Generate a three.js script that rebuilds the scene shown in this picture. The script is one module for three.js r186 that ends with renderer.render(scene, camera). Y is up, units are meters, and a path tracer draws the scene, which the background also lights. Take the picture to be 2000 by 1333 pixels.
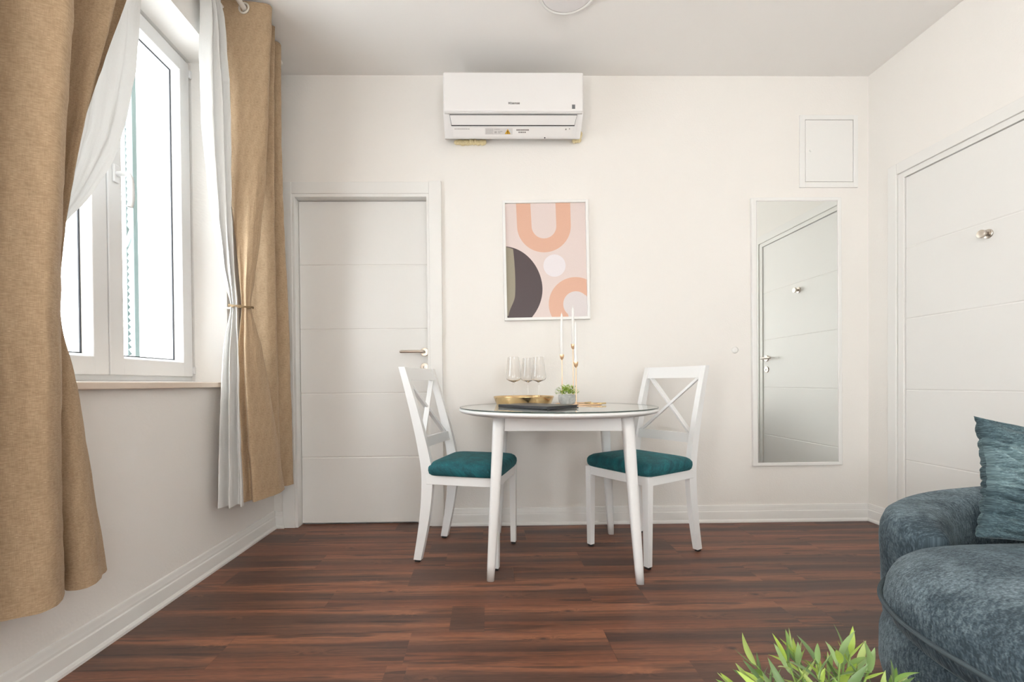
import * as THREE from 'three';
import { RoundedBoxGeometry } from 'three/addons/geometries/RoundedBoxGeometry.js';
import { mergeGeometries, mergeVertices, toCreasedNormals } from 'three/addons/utils/BufferGeometryUtils.js';
import { RectAreaLightUniformsLib } from 'three/addons/lights/RectAreaLightUniformsLib.js';
import { FontLoader } from 'three/addons/loaders/FontLoader.js';
import { TextGeometry } from 'three/addons/geometries/TextGeometry.js';

// ───────────────────────── camera, sky, light, exposure ─────────────────────────
const scene = new THREE.Scene();
const W = 2000, Hpx = 1333, FOCAL = 890;
const camera = new THREE.PerspectiveCamera(2 * Math.atan(Hpx / 2 / FOCAL) * 180 / Math.PI, W / Hpx, 0.05, 100);
camera.position.set(0, 0.875, 0);
const deg = Math.PI / 180;
camera.rotation.set(-0.5508 * deg, -0.8924 * deg, -0.4693 * deg, 'YXZ');
camera.setViewOffset(W, Hpx, W / 2 - 962.67, Hpx / 2 - 757.085, W, Hpx);   // a shift lens

scene.background = new THREE.Color().setRGB(0.90, 0.955, 1.0);
scene.backgroundIntensity = 17;

RectAreaLightUniformsLib.init();
// area light at an unseen window, left behind the camera; lights ceiling and walls
const unseenSideLight = new THREE.RectAreaLight(new THREE.Color().setRGB(1.0, 0.935, 0.85), 17, 1.45, 1.7);
unseenSideLight.name = 'unseen_side_light';
unseenSideLight.position.set(-1.40, 1.15, 1.10);
unseenSideLight.lookAt(0.0, 3.10, 0.90);          // tilted up to brighten the ceiling
scene.add(unseenSideLight);

// area light at an unseen rear window, placed to light the back wall
const unseenRearLight = new THREE.RectAreaLight(new THREE.Color().setRGB(1.0, 0.95, 0.895), 1.0, 1.15, 1.35);
unseenRearLight.name = 'unseen_rear_light';
unseenRearLight.position.set(0.95, 1.50, 2.39);
unseenRearLight.lookAt(0.95, 1.50, -2);
scene.add(unseenRearLight);

const renderer = new THREE.WebGLRenderer({ antialias: true });
renderer.toneMapping = THREE.LinearToneMapping;
renderer.toneMappingExposure = 0.67;
renderer.shadowMap.enabled = true;

// ───────────────────────── room measures ─────────────────────────
const D = 2.804, XL = -1.3023, XR = 2.3852, CH = 2.7564, ZB = 2.4;   // back wall z = -D, rear wall z = ZB

// ───────────────────────── helpers ─────────────────────────
let seed = 20240611;
const rnd = () => { seed |= 0; seed = seed + 0x6D2B79F5 | 0; let t = Math.imul(seed ^ seed >>> 15, 1 | seed); t = t + Math.imul(t ^ t >>> 7, 61 | t) ^ t; return ((t ^ t >>> 14) >>> 0) / 4294967296; };
const rr = (a, b) => a + (b - a) * rnd();
const lerp = (a, b, t) => a + (b - a) * t;
const clamp = (v, a, b) => Math.min(b, Math.max(a, v));
const sstep = (a, b, v) => { const t = clamp((v - a) / (b - a), 0, 1); return t * t * (3 - 2 * t); };
// value noise, optionally periodic
const PERM = new Float32Array(65536); { for (let i = 0; i < 65536; i++) PERM[i] = rnd(); }
const hash2 = (x, y) => PERM[((x & 255) | ((y & 255) << 8))];
function vnoise(x, y, px = 256, py = 256) {
  const xi = Math.floor(x), yi = Math.floor(y), fx = x - xi, fy = y - yi;
  const u = fx * fx * (3 - 2 * fx), v = fy * fy * (3 - 2 * fy);
  const x0 = ((xi % px) + px) % px, x1 = (x0 + 1) % px, y0 = ((yi % py) + py) % py, y1 = (y0 + 1) % py;
  return lerp(lerp(hash2(x0, y0), hash2(x1, y0), u), lerp(hash2(x0, y1), hash2(x1, y1), u), v);
}
const fbm = (x, y, o = 4, px = 256, py = 256) => { let s = 0, a = 0.5, n = 0; for (let i = 0; i < o; i++) { s += a * vnoise(x, y, px, py); n += a; a *= 0.5; x *= 2; y *= 2; px = Math.min(256, px * 2); py = Math.min(256, py * 2); } return s / n; };

const used = new Map();
const numbered = (n) => { const k = used.get(n) || 0; used.set(n, k + 1); return k ? `${n}_${String(k).padStart(3, '0')}` : n; };
function setShadow(o) { o.castShadow = true; o.receiveShadow = true; return o; }
function part(name, geo, mat, parent, label) {
  const m = setShadow(new THREE.Mesh(geo, mat)); m.name = name; parent.add(m);
  if (label) m.userData.label = label;
  return m;
}
function thing(name, label, category, pos = [0, 0, 0], ry = 0, group) {
  const g = new THREE.Group(); g.name = numbered(name); g.position.set(...pos); g.rotation.y = ry;
  g.userData = { label, category }; if (group) g.userData.group = group; scene.add(g); return g;
}
function one(name, geo, mat, label, category, group) {
  const m = setShadow(new THREE.Mesh(geo, mat)); m.name = numbered(name); m.userData = { label, category }; if (group) m.userData.group = group; scene.add(m); return m;
}
function struct(name, label, category) { const g = new THREE.Group(); g.name = name; g.userData = { kind: 'structure', label, category }; scene.add(g); return g; }
function structMesh(name, geo, mat, label, category) { const m = setShadow(new THREE.Mesh(geo, mat)); m.name = name; m.userData = { kind: 'structure', label, category }; scene.add(m); return m; }

// boxes given by their limits
function bx(x0, x1, y0, y1, z0, z1, r = 0, seg = 2) {
  const w = Math.abs(x1 - x0), h = Math.abs(y1 - y0), d = Math.abs(z1 - z0);
  const g = r > 0 ? new RoundedBoxGeometry(w, h, d, seg, Math.min(r, w / 2.01, h / 2.01, d / 2.01)) : new THREE.BoxGeometry(w, h, d);
  g.translate((x0 + x1) / 2, (y0 + y1) / 2, (z0 + z1) / 2); return g;
}
const clean = (g) => { const o = g.index ? g.toNonIndexed() : g; for (const k of Object.keys(o.attributes)) if (!['position', 'normal', 'uv'].includes(k)) o.deleteAttribute(k); if (!o.attributes.uv) o.setAttribute('uv', new THREE.BufferAttribute(new Float32Array(o.attributes.position.count * 2), 2)); o.morphAttributes = {}; return o; };
const merge = (list) => mergeGeometries(list.map(clean), false);
// a box from a to b (a bar) with section w x h
function bar(a, b, w, h, r = 0.003) {
  const A = new THREE.Vector3(...a), B = new THREE.Vector3(...b), L = A.distanceTo(B);
  const g = new RoundedBoxGeometry(w, h, L, 1, r);
  const o = new THREE.Object3D(); o.position.copy(A).add(B).multiplyScalar(0.5); o.lookAt(B); o.updateMatrix(); g.applyMatrix4(o.matrix); return g;
}
function tube(pts, r, seg = 40, rad = 8, closed = false) { return new THREE.TubeGeometry(new THREE.CatmullRomCurve3(pts.map((p) => new THREE.Vector3(...p)), closed), seg, r, rad, closed); }
function lathe(pts, seg = 40) { return new THREE.LatheGeometry(pts.map((p) => new THREE.Vector2(p[0], p[1])), seg); }
// rings of equal length joined to a skin; uv in metres
function loft(rings, { cap0 = true, cap1 = true, smooth = true } = {}) {
  const n = rings[0].length, pos = [], uv = [], idx = []; let v = 0;
  for (let i = 0; i < rings.length; i++) {
    if (i) { let s = 0; for (let k = 0; k < n; k++) s += rings[i][k].distanceTo(rings[i - 1][k]); v += s / n; }
    let u = 0;
    for (let k = 0; k <= n; k++) { const p = rings[i][k % n]; if (k) u += p.distanceTo(rings[i][k - 1]); pos.push(p.x, p.y, p.z); uv.push(u, v); }
  }
  const st = n + 1;
  for (let i = 0; i + 1 < rings.length; i++) for (let k = 0; k < n; k++) { const a = i * st + k, b = a + 1, c = a + st, d = c + 1; idx.push(a, b, c, b, d, c); }
  const cap = (ring, flip) => { const c = new THREE.Vector3(); ring.forEach((p) => c.add(p)); c.multiplyScalar(1 / n); const o = pos.length / 3; pos.push(c.x, c.y, c.z); uv.push(c.x, c.z); ring.forEach((p) => { pos.push(p.x, p.y, p.z); uv.push(p.x, p.z); }); for (let k = 0; k < n; k++) { const a = o + 1 + k, b = o + 1 + (k + 1) % n; flip ? idx.push(o, b, a) : idx.push(o, a, b); } };
  if (cap0) cap(rings[0], true); if (cap1) cap(rings[rings.length - 1], false);
  const g = new THREE.BufferGeometry(); g.setAttribute('position', new THREE.Float32BufferAttribute(pos, 3)); g.setAttribute('uv', new THREE.Float32BufferAttribute(uv, 2)); g.setIndex(idx);
  if (smooth) { seamNormals(g); } else return toCreasedNormals(g, 0.6);
  return g;
}
// vertex normals averaged over equal positions, so that seams of the uv do not show
function seamNormals(g) {
  g.computeVertexNormals();
  const p = g.attributes.position, nn = g.attributes.normal, map = new Map();
  for (let i = 0; i < p.count; i++) { const k = `${Math.round(p.getX(i) * 2e4)},${Math.round(p.getY(i) * 2e4)},${Math.round(p.getZ(i) * 2e4)}`; let a = map.get(k); if (!a) map.set(k, a = { s: new THREE.Vector3(), l: [] }); a.s.add(new THREE.Vector3(nn.getX(i), nn.getY(i), nn.getZ(i))); a.l.push(i); }
  for (const a of map.values()) { if (a.l.length > 1) { a.s.normalize(); for (const i of a.l) nn.setXYZ(i, a.s.x, a.s.y, a.s.z); } }
  return g;
}
// profile [[a,b]...] drawn in a plane and pulled along an axis
function pull(profile, axis, from, to, crease = 0.5) {
  const shp = new THREE.Shape(profile.map((p) => new THREE.Vector2(p[0], p[1])));
  const g = new THREE.ExtrudeGeometry(shp, { depth: to - from, bevelEnabled: false, curveSegments: 6 });
  g.translate(0, 0, from);
  const m = new THREE.Matrix4();
  // drawn x -> u, drawn y -> world y, pulled z -> axis
  if (axis === 'x') m.set(0, 0, 1, 0, 0, 1, 0, 0, 1, 0, 0, 0, 0, 0, 0, 1);       // u -> z
  else m.identity();                                                            // u -> x, along z
  g.applyMatrix4(m);
  if (m.determinant() < 0) { const g2 = g.toNonIndexed ? (g.index ? g.toNonIndexed() : g) : g; const p = g2.attributes.position.array, u = g2.attributes.uv.array; for (let i = 0; i < p.length; i += 9) for (let k = 0; k < 3; k++) { const t = p[i + 3 + k]; p[i + 3 + k] = p[i + 6 + k]; p[i + 6 + k] = t; } for (let i = 0; i < u.length; i += 6) for (let k = 0; k < 2; k++) { const t = u[i + 2 + k]; u[i + 2 + k] = u[i + 4 + k]; u[i + 4 + k] = t; } g2.deleteAttribute('normal'); g2.computeVertexNormals(); return toCreasedNormals(g2, crease); }
  return toCreasedNormals(g, crease);
}

// ───────────────────────── textures ─────────────────────────
function dataTex(w, h, fn, srgb = true, repeat = true) {
  const a = new Uint8Array(w * h * 4);
  for (let y = 0; y < h; y++) for (let x = 0; x < w; x++) { const c = fn(x, y), i = (y * w + x) * 4; a[i] = c[0]; a[i + 1] = c[1]; a[i + 2] = c[2]; a[i + 3] = 255; }
  const t = new THREE.DataTexture(a, w, h); t.magFilter = THREE.LinearFilter; t.minFilter = THREE.LinearFilter;
  if (srgb) t.colorSpace = THREE.SRGBColorSpace; if (repeat) t.wrapS = t.wrapT = THREE.RepeatWrapping; t.needsUpdate = true; return t;
}
const grey = (v) => { v = clamp(Math.round(v), 0, 255); return [v, v, v]; };
const mix3 = (a, b, t) => [lerp(a[0], b[0], t), lerp(a[1], b[1], t), lerp(a[2], b[2], t)];

// wood: eight boards in one picture, grain along u
const VAR = 8;
const boardSpec = Array.from({ length: VAR }, (_, i) => ({ o: i * 17.3, k: [[rr(.1, .45), rr(.25, .75), rr(.5, 1)], [rr(.5, .95), rr(.2, .8), rr(.3, .9)]], warm: rr(-.12, .12) }));
const woodTex = dataTex(2048, 2048, (x, y) => {
  const hRow = 2048 / VAR, r = Math.floor(y / hRow), v = (y - r * hRow) / hRow, u = x / 2048, B = boardSpec[r];
  let vv = v, kn = 0;
  for (const [kx, ky, ks] of B.k) { const dx = (u - kx) * 1.28, dy = (v - ky) * .185; const d2 = (dx * dx) / .0022 + (dy * dy) / .00016; const e = Math.exp(-d2); vv += e * .16 * (v > ky ? 1 : -1); const d3 = (dx * dx) / .00012 + (dy * dy) / .00003; kn = Math.max(kn, Math.exp(-d3) * ks); }
  const wav = .12 * (fbm(u * 2.2 + B.o, v * 1.2 + B.o, 3) - .5);
  const g1 = fbm(u * 1.1 + B.o * 3, (vv + wav) * 4.5 + B.o, 4);
  const g2 = fbm(u * 6 + B.o, (vv + wav) * 34 + B.o * 2, 3);
  const g3 = vnoise(u * 70 + B.o, vv * 170 + B.o);
  const streak = sstep(.47, .72, fbm(u * .55 + B.o * 5.1, (vv + wav * 1.2) * 2.6 + B.o * 1.7, 4));
  const dash = sstep(.62, .80, fbm(u * 5 + B.o * 2.3, (vv + wav) * 11 + B.o, 3));
  let c = mix3([112, 69, 51], [137, 89, 66], sstep(.3, .72, g1));
  c = mix3(c, [74, 50, 41], .5 * sstep(.5, .8, g2));
  c = mix3(c, [54, 39, 37], .62 * streak);
  c = mix3(c, [46, 33, 31], .55 * dash);
  c = mix3(c, [40, 28, 26], .85 * kn);
  const f = 1 + (g3 - .5) * .20 + B.warm * .22;
  return [clamp(c[0] * f, 0, 255), clamp(c[1] * f, 0, 255), clamp(c[2] * f * (1 - B.warm * .2), 0, 255)];
});
const woodRough = dataTex(512, 512, (x, y) => grey(105 + 60 * fbm(x / 512 * 8, y / 512 * 64, 3, 8, 64)), false);

// linen weave, tile of 12 cm
const linenFn = (x, y) => { const u = x / 512, v = y / 512; const th = vnoise(u * 9, v * 150, 9, 150), tv = vnoise(u * 150, v * 10, 150, 10); const f = fbm(u * 4, v * 4, 3, 4, 4); return .55 * th + .3 * tv + .15 * f; };
const linenTex = dataTex(512, 512, (x, y) => { const n = linenFn(x, y); const c = mix3([152, 126, 97], [203, 177, 146], n); return c.map((q) => clamp(q, 0, 255)); });
const linenBump = dataTex(512, 512, (x, y) => grey(255 * linenFn(x, y)), false);
const sheerBump = dataTex(512, 512, (x, y) => { const u = x / 512, v = y / 512; return grey(255 * (.6 * vnoise(u * 10, v * 90, 10, 90) + .4 * vnoise(u * 90, v * 10, 90, 10))); }, false);
// brushed chenille, tile of 60 cm
const cheFn = (x, y) => { const u = x / 1024, v = y / 1024; const big = fbm(u * 4, v * 4, 4, 4, 4); const str = fbm(u * 60 + v * 20, v * 150, 2, 60, 150); const th = vnoise(u * 220, v * 220, 220, 220); return [big, str, th]; };
const cheTex = dataTex(1024, 1024, (x, y) => { const [b, s, t] = cheFn(x, y); const k = clamp(.18 + sstep(.38, .68, b) * .42 + (s - .5) * .75 + (t - .5) * .4, 0, 1); return mix3([42, 57, 66], [128, 143, 150], k); });
const cheBump = dataTex(1024, 1024, (x, y) => { const [b, s, t] = cheFn(x, y); return grey(255 * clamp(.3 * b + .4 * s + .3 * t, 0, 1)); }, false);
// teal velour of the chairs, tile of 25 cm
const tealTex = dataTex(512, 512, (x, y) => { const u = x / 512, v = y / 512; const k = clamp(.5 + (fbm(u * 10, v * 10, 3, 10, 10) - .5) * .9 + (vnoise(u * 128, v * 60, 128, 60) - .5) * .6, 0, 1); return mix3([8, 62, 70], [22, 108, 116], k); });
const tealBump = dataTex(512, 512, (x, y) => { const u = x / 512, v = y / 512; return grey(255 * (.6 * vnoise(u * 120, v * 120, 120, 120) + .4 * fbm(u * 20, v * 20, 3, 20, 20))); }, false);
// roller-painted plaster
const plasterBump = dataTex(512, 512, (x, y) => { const u = x / 512, v = y / 512; return grey(255 * (.5 * fbm(u * 6, v * 6, 4, 6, 6) + .5 * vnoise(u * 120, v * 120, 120, 120))); }, false);
plasterBump.repeat.set(1.5, 1.5);
const rep = (t, x, y) => { const c = t.clone(); c.repeat.set(x, y); c.needsUpdate = true; return c; };

// ───────────────────────── materials ─────────────────────────
const std = (o) => new THREE.MeshStandardMaterial({ side: THREE.DoubleSide, ...o });
const phy = (o) => new THREE.MeshPhysicalMaterial({ side: THREE.DoubleSide, ...o });
const lin = (r, g, b) => new THREE.Color().setRGB(r, g, b);
const M = {
  wall: std({ color: lin(.88, .85, .812), roughness: .85, bumpMap: plasterBump, bumpScale: .0006 }),
  ceiling: std({ color: lin(.93, .905, .88), roughness: .9 }),
  facade: std({ color: lin(.86, .86, .84), roughness: .9 }),
  trim: std({ color: lin(.85, .835, .81), roughness: .38 }),
  door: std({ color: lin(.84, .825, .80), roughness: .42 }),
  pvc: std({ color: lin(.84, .84, .84), roughness: .3 }),
  pvcDark: std({ color: lin(.03, .03, .035), roughness: .7 }),
  stone: std({ color: lin(.72, .60, .50), roughness: .4 }),
  wood: std({ map: woodTex, roughness: .46, roughnessMap: null }),
  underlay: std({ color: lin(.03, .02, .018), roughness: .9 }),
  linen: phy({ map: rep(linenTex, 8, 8), bumpMap: rep(linenBump, 8, 8), bumpScale: .0008, roughness: .95, transmission: .07, thickness: 0, sheen: .3, sheenRoughness: .6, sheenColor: lin(.5, .42, .34) }),
  sheer: phy({ color: lin(.82, .81, .79), bumpMap: rep(sheerBump, 8, 8), bumpScale: .0005, roughness: .95, transmission: .07, thickness: 0 }),
  cord: std({ color: lin(.20, .13, .06), roughness: .6, metalness: .2 }),
  rod: std({ color: lin(.82, .78, .72), roughness: .35 }),
  eyelet: std({ color: lin(.75, .70, .62), roughness: .3, metalness: .3 }),
  nickel: std({ color: lin(.62, .56, .50), roughness: .28, metalness: 1 }),
  black: std({ color: lin(.02, .02, .02), roughness: .6 }),
  chrome: std({ color: lin(.75, .75, .74), roughness: .15, metalness: 1 }),
  lacquer: std({ color: lin(.86, .86, .86), roughness: .3 }),
  teal: phy({ map: rep(tealTex, 4, 4), bumpMap: rep(tealBump, 4, 4), bumpScale: .0015, roughness: .8, sheen: .6, sheenRoughness: .45, sheenColor: lin(.10, .42, .46) }),
  chenille: phy({ map: rep(cheTex, 1.7, 1.7), bumpMap: rep(cheBump, 1.7, 1.7), bumpScale: .003, roughness: .85, sheen: .7, sheenRoughness: .4, sheenColor: lin(.35, .44, .48) }),
  acShell: std({ color: lin(.86, .84, .83), roughness: .28 }),
  acGrey: std({ color: lin(.74, .72, .71), roughness: .35 }),
  foam: std({ color: lin(.78, .66, .40), roughness: .95 }),
  frameWhite: std({ color: lin(.87, .86, .84), roughness: .4 }),
  mirror: std({ color: lin(.90, .93, .92), roughness: .01, metalness: 1 }),
  pane: phy({ color: lin(.97, .99, .98), transmission: 1, thickness: 0, roughness: 0, ior: 1.5 }),
  tableGlass: phy({ color: lin(.96, .985, .975), transmission: 1, thickness: 0, roughness: 0.0, ior: 1.5 }),
  glassEdge: std({ color: lin(.03, .055, .05), roughness: .15 }),
  wineGlass: phy({ color: lin(1, 1, 1), transmission: 1, thickness: .0012, roughness: 0, ior: 1.45 }),
  gold: std({ color: lin(.70, .50, .27), roughness: .24, metalness: 1 }),
  rose: std({ color: lin(.80, .54, .34), roughness: .3, metalness: 1 }),
  wax: phy({ color: lin(.92, .91, .89), roughness: .5 }),
  leather: std({ color: lin(.018, .019, .022), roughness: .38 }),
  paper: std({ color: lin(.85, .84, .8), roughness: .8 }),
  potGrey: std({ color: lin(.55, .55, .53), roughness: .7 }),
  soil: std({ color: lin(.05, .035, .02), roughness: 1 }),
  stem: std({ color: lin(.16, .24, .06), roughness: .7 }),
  lampDiffuser: std({ color: lin(.82, .79, .79), roughness: .35 }),
  shutter: std({ color: lin(.060, .083, .078), roughness: .55 }),
  concrete: std({ color: lin(.45, .44, .42), roughness: .9 }),
};
const leafMats = [lin(.17, .29, .06), lin(.33, .45, .07), lin(.11, .19, .06), lin(.37, .47, .14), lin(.23, .34, .13)].map((c) => phy({ color: c, roughness: .5, transmission: .25, thickness: 0 }));
const sprigMats = [lin(.28, .44, .05), lin(.42, .56, .07), lin(.16, .30, .04), lin(.50, .60, .12)].map((c) => phy({ color: c, roughness: .55, transmission: .2, thickness: 0 }));

// ───────────────────────── the room shell ─────────────────────────
// floor of laminate boards, each its own piece
{
  const floor = struct('floor', 'dark reddish brown laminate floor of long boards', 'floor');
  part('subfloor', bx(XL - .02, XR + .02, -.13, -.0085, -D - .06, ZB + .02), M.underlay, floor);
  const PW = .1855, PL = 1.281, z1 = -1.409;                 // a seam between rows lies at z1
  const offs = new Map([[0, .407], [1, -.0125], [2, -.64], [3, .12], [4, .46], [5, -.30], [6, .22], [7, -.55], [8, .05], [-1, -.25], [-2, .33]]);
  const n0 = Math.ceil((-D - .06 - z1) / -PW), n1 = Math.ceil((ZB - z1) / PW);
  let vi = 0;
  for (let r = -n1; r < n0; r++) {
    const za = Math.max(z1 - (r + 1) * PW, -D - .055), zb = Math.min(z1 - r * PW, ZB + .01);
    if (zb - za < .01) continue;
    const off = offs.has(r) ? offs.get(r) : rr(-.6, .6);
    for (let k = -3; k < 4; k++) {
      const xa = Math.max(off + k * PL, XL - .015), xb = Math.min(off + (k + 1) * PL, XR + .015);
      if (xb - xa < .01) continue;
      const g = bx(xa + .00025, xb - .00025, -.0085, 0, za + .00025, zb - .00025);
      const row = (vi * 3 + (r & 1)) % VAR, flip = rnd() < .5, sh = rr(0, .6); vi++;
      const p = g.attributes.position, u = g.attributes.uv;
      for (let i = 0; i < p.count; i++) { let s = (p.getX(i) - xa) / PL + sh, t = clamp((p.getZ(i) - (z1 - (r + 1) * PW)) / PW, .004, .996); if (flip) { t = 1 - t; } u.setXY(i, s, (row + t) / VAR); }
      part('plank', g, M.wood, floor);
    }
  }
}
// ceiling
structMesh('ceiling', bx(XL - .4, XR + .2, CH, CH + .15, -D - .2, ZB + .2), M.ceiling, 'plain white ceiling over the dining corner', 'ceiling');

// wall built from outline with holes, pulled to a thickness. axis 'z': drawn in x,y; axis 'x': drawn in z,y
function wallWithHoles(u0, u1, y0, y1, holes, axis, from, to) {
  const s = new THREE.Shape([[u0, y0], [u1, y0], [u1, y1], [u0, y1]].map((p) => new THREE.Vector2(...p)));
  for (const [a, b, c, d] of holes) s.holes.push(new THREE.Path([[a, c], [a, d], [b, d], [b, c]].map((p) => new THREE.Vector2(...p))));
  const g = new THREE.ExtrudeGeometry(s, { depth: to - from, bevelEnabled: false }); g.translate(0, 0, from);
  if (axis === 'x') { g.applyMatrix4(new THREE.Matrix4().makeRotationY(-Math.PI / 2)); }   // u -> z, depth -> -x
  return g;
}
// back wall with the door opening
const DO = { x0: -1.155, x1: -.350, y1: 2.025 };     // clear opening
structMesh('wall_back', wallWithHoles(XL - .3, XR + .2, -.1, CH + .05, [[DO.x0 - .02, DO.x1 + .02, -.09, DO.y1 + .02]], 'z', -D - .14, -D), M.wall, 'smooth white wall behind the dining table', 'wall');
part('closing', bx(-1.3, -.2, -.1, 2.2, -D - .18, -D - .142), M.trim, scene.getObjectByName('wall_back'));
// right wall with the entrance door opening
const EO = { z0: -2.577, z1: -1.668, y1: 2.036 };
structMesh('wall_right', wallWithHoles(-D - .1, ZB + .1, -.1, CH + .05, [[EO.z0 + .0, EO.z1, -.09, EO.y1]], 'x', -XR - .2, -XR), M.wall, 'white wall on the right with the entrance door', 'wall');
part('closing', bx(XR + .12, XR + .16, -.1, 2.2, -2.7, -1.5), M.trim, scene.getObjectByName('wall_right'));
// rear wall behind the camera, with the opening of an unseen window
structMesh('wall_rear', wallWithHoles(XL - .3, XR + .2, -.1, CH + .05, [[.35, 1.55, .80, 2.2]], 'z', ZB, ZB + .25), M.wall, 'white wall behind the camera with the opening of an unseen window', 'wall');
// left wall with a splayed window opening
{
  const zs = [-D - .1, -.5], X0 = XL, X1 = -1.42, X2 = -1.70;
  const rIn = [-2.325, -1.165, .875, 2.487], rMid = [-2.252, -1.242, .895, 2.442], rOut = [-2.27, -1.224, .86, 2.46];
  const pos = [], idx = [], uv = [];
  const quad = (a, b, c, d) => { const o = pos.length / 3; for (const p of [a, b, c, d]) { pos.push(...p); uv.push(p[2], p[1]); } idx.push(o, o + 1, o + 2, o, o + 2, o + 3); };
  const R4 = (x, [za, zb, ya, yb]) => [[x, ya, za], [x, ya, zb], [x, yb, zb], [x, yb, za]];
  const ring = (A, B) => { for (let k = 0; k < 4; k++) quad(A[k], A[(k + 1) % 4], B[(k + 1) % 4], B[k]); };
  const big0 = R4(X0, [zs[0], zs[1], -.1, CH + .05]), big2 = R4(X2, [zs[0], zs[1], -.1, CH + .05]);
  ring(big0, R4(X0, rIn)); ring(R4(X0, rIn), R4(X1, rMid)); ring(R4(X1, rMid), R4(X2, rOut)); ring(R4(X2, rOut), big2); ring(big2, big0);
  const g = new THREE.BufferGeometry(); g.setAttribute('position', new THREE.Float32BufferAttribute(pos, 3)); g.setAttribute('uv', new THREE.Float32BufferAttribute(uv, 2)); g.setIndex(idx);
  const h = g.toNonIndexed(); h.computeVertexNormals();
  const rest = wallWithHoles(-.5, ZB + .1, -.1, CH + .05, [[.3, 1.9, .15, 2.45]], 'x', -XL, -X2);  // hole for the unseen window behind the camera
  structMesh('wall_left', merge([h, rest]), M.wall, 'thick white wall on the left with the recessed window', 'wall');
}
// skirting boards
const BB = [[0, 0], [.026, 0], [.026, .009], [.022, .016], [.0165, .019], [.016, .058], [.0145, .066], [.0105, .070], [.0105, .079], [.009, .083], [.0085, .097], [.006, .1035], [0, .105]];
{
  const b = struct('baseboard_back', 'moulded white skirting board along the back wall', 'baseboard');
  part('board', pull(BB.map(([d, y]) => [-D + d, y]), 'x', -.262, XR - .012), M.trim, b);
  part('board', pull(BB.map(([d, y]) => [-D + d, y]), 'x', XL + .012, -1.232), M.trim, b);
  structMesh('baseboard_left', pull(BB.map(([d, y]) => [XL + d, y]), 'z', -D, ZB), M.trim, 'moulded white skirting board under the window wall', 'baseboard');
  const br = struct('baseboard_right', 'short moulded white skirting board beside the entrance door', 'baseboard');
  part('board', pull(BB.map(([d, y]) => [XR - d, y]), 'z', -D, -2.656), M.trim, br);
  part('board', pull(BB.map(([d, y]) => [XR - d, y]), 'z', -1.588, ZB), M.trim, br);
}

// door leaf with V grooves: profile (depth, y) pulled along the width
function leafProfile(face, back, y0, y1, grooves, s) {
  const p = [[back, y0], [face, y0]]; const gd = .003 * s, gw = .005;
  for (const g of grooves) p.push([face, g - gw], [face - gd, g - .0012], [face - gd, g + .0012], [face, g + gw]);
  p.push([face, y1], [back, y1]); return p;
}
function lever(parent, origin, toX, outward, len) {   // handle on a leaf; toX: unit along the leaf, outward: unit out of the leaf
  const o = new THREE.Vector3(...origin), a = new THREE.Vector3(...toX), n = new THREE.Vector3(...outward);
  const at = (l, d, y = 0) => o.clone().addScaledVector(a, l).addScaledVector(n, d).add(new THREE.Vector3(0, y, 0)).toArray();
  const q = new THREE.Quaternion().setFromUnitVectors(new THREE.Vector3(0, 1, 0), n);
  const disc = (r, h, bev) => { const g = lathe([[0, 0], [r, 0], [r, h - bev], [r - bev, h], [0, h]], 36); g.applyQuaternion(q); return g; };
  const rose = disc(.026, .009, .002); rose.translate(...o.toArray()); part('rosette', rose, M.nickel, parent);
  const h = merge([tube([at(0, .006), at(0, .03), at(0, .046), at(.006, .053), at(.02, .055), at(len * .5, .055), at(len, .055)], .0092, 48, 14), (() => { const g = new THREE.SphereGeometry(.0092, 12, 8); g.translate(...at(len, .055)); return g; })()]);
  part('lever_handle', h, M.nickel, parent, 'brushed metal lever handle');
  const k = disc(.026, .008, .002); const ko = at(0, 0, -.095); k.translate(...ko); const kr = part('lock_rosette', k, M.nickel, parent);
  const cyl = disc(.0085, .0115, .001); cyl.translate(...ko); part('lock_cylinder', cyl, M.chrome, kr);
  const slot = bx(-.0012, .0012, -.006, .006, 0, .001); slot.applyQuaternion(new THREE.Quaternion().setFromUnitVectors(new THREE.Vector3(0, 0, 1), n)); slot.translate(...at(0, .0118, -.095)); part('keyhole', slot, M.black, kr);
}
{
  const d = struct('door_1', 'white interior door with horizontal grooves beside the curtain', 'door');
  const zf = -D - .05;                                           // face of the leaf
  const leaf = part('leaf', pull(leafProfile(zf, zf - .04, .010, 2.010, [.419, .818, 1.217, 1.615], 1), 'x', -1.1495, -.3565, .12), M.door, d);
  lever(leaf, [-.381, 1.072, zf], [-1, 0, 0], [0, 0, 1], .137);
  const jamb = merge([bx(-1.175, -1.1525, 0, 2.045, -D - .12, -D + .012, .002), bx(-.3535, -.331, 0, 2.045, -D - .12, -D + .012, .002), bx(-1.155, -.351, 2.0135, 2.045, -D - .12, -D + .012, .002)]);
  part('jamb', jamb, M.trim, d);
  part('architrave', bx(-1.243, -1.168, 0, 2.103, -D - .002, -D + .018, .003), M.trim, d);
  part('architrave', bx(-.338, -.262, 0, 2.108, -D - .002, -D + .020, .003), M.trim, d);
  part('architrave', bx(-1.168, -.338, 2.032, 2.103, -D - .002, -D + .017, .003), M.trim, d);
}
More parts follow.
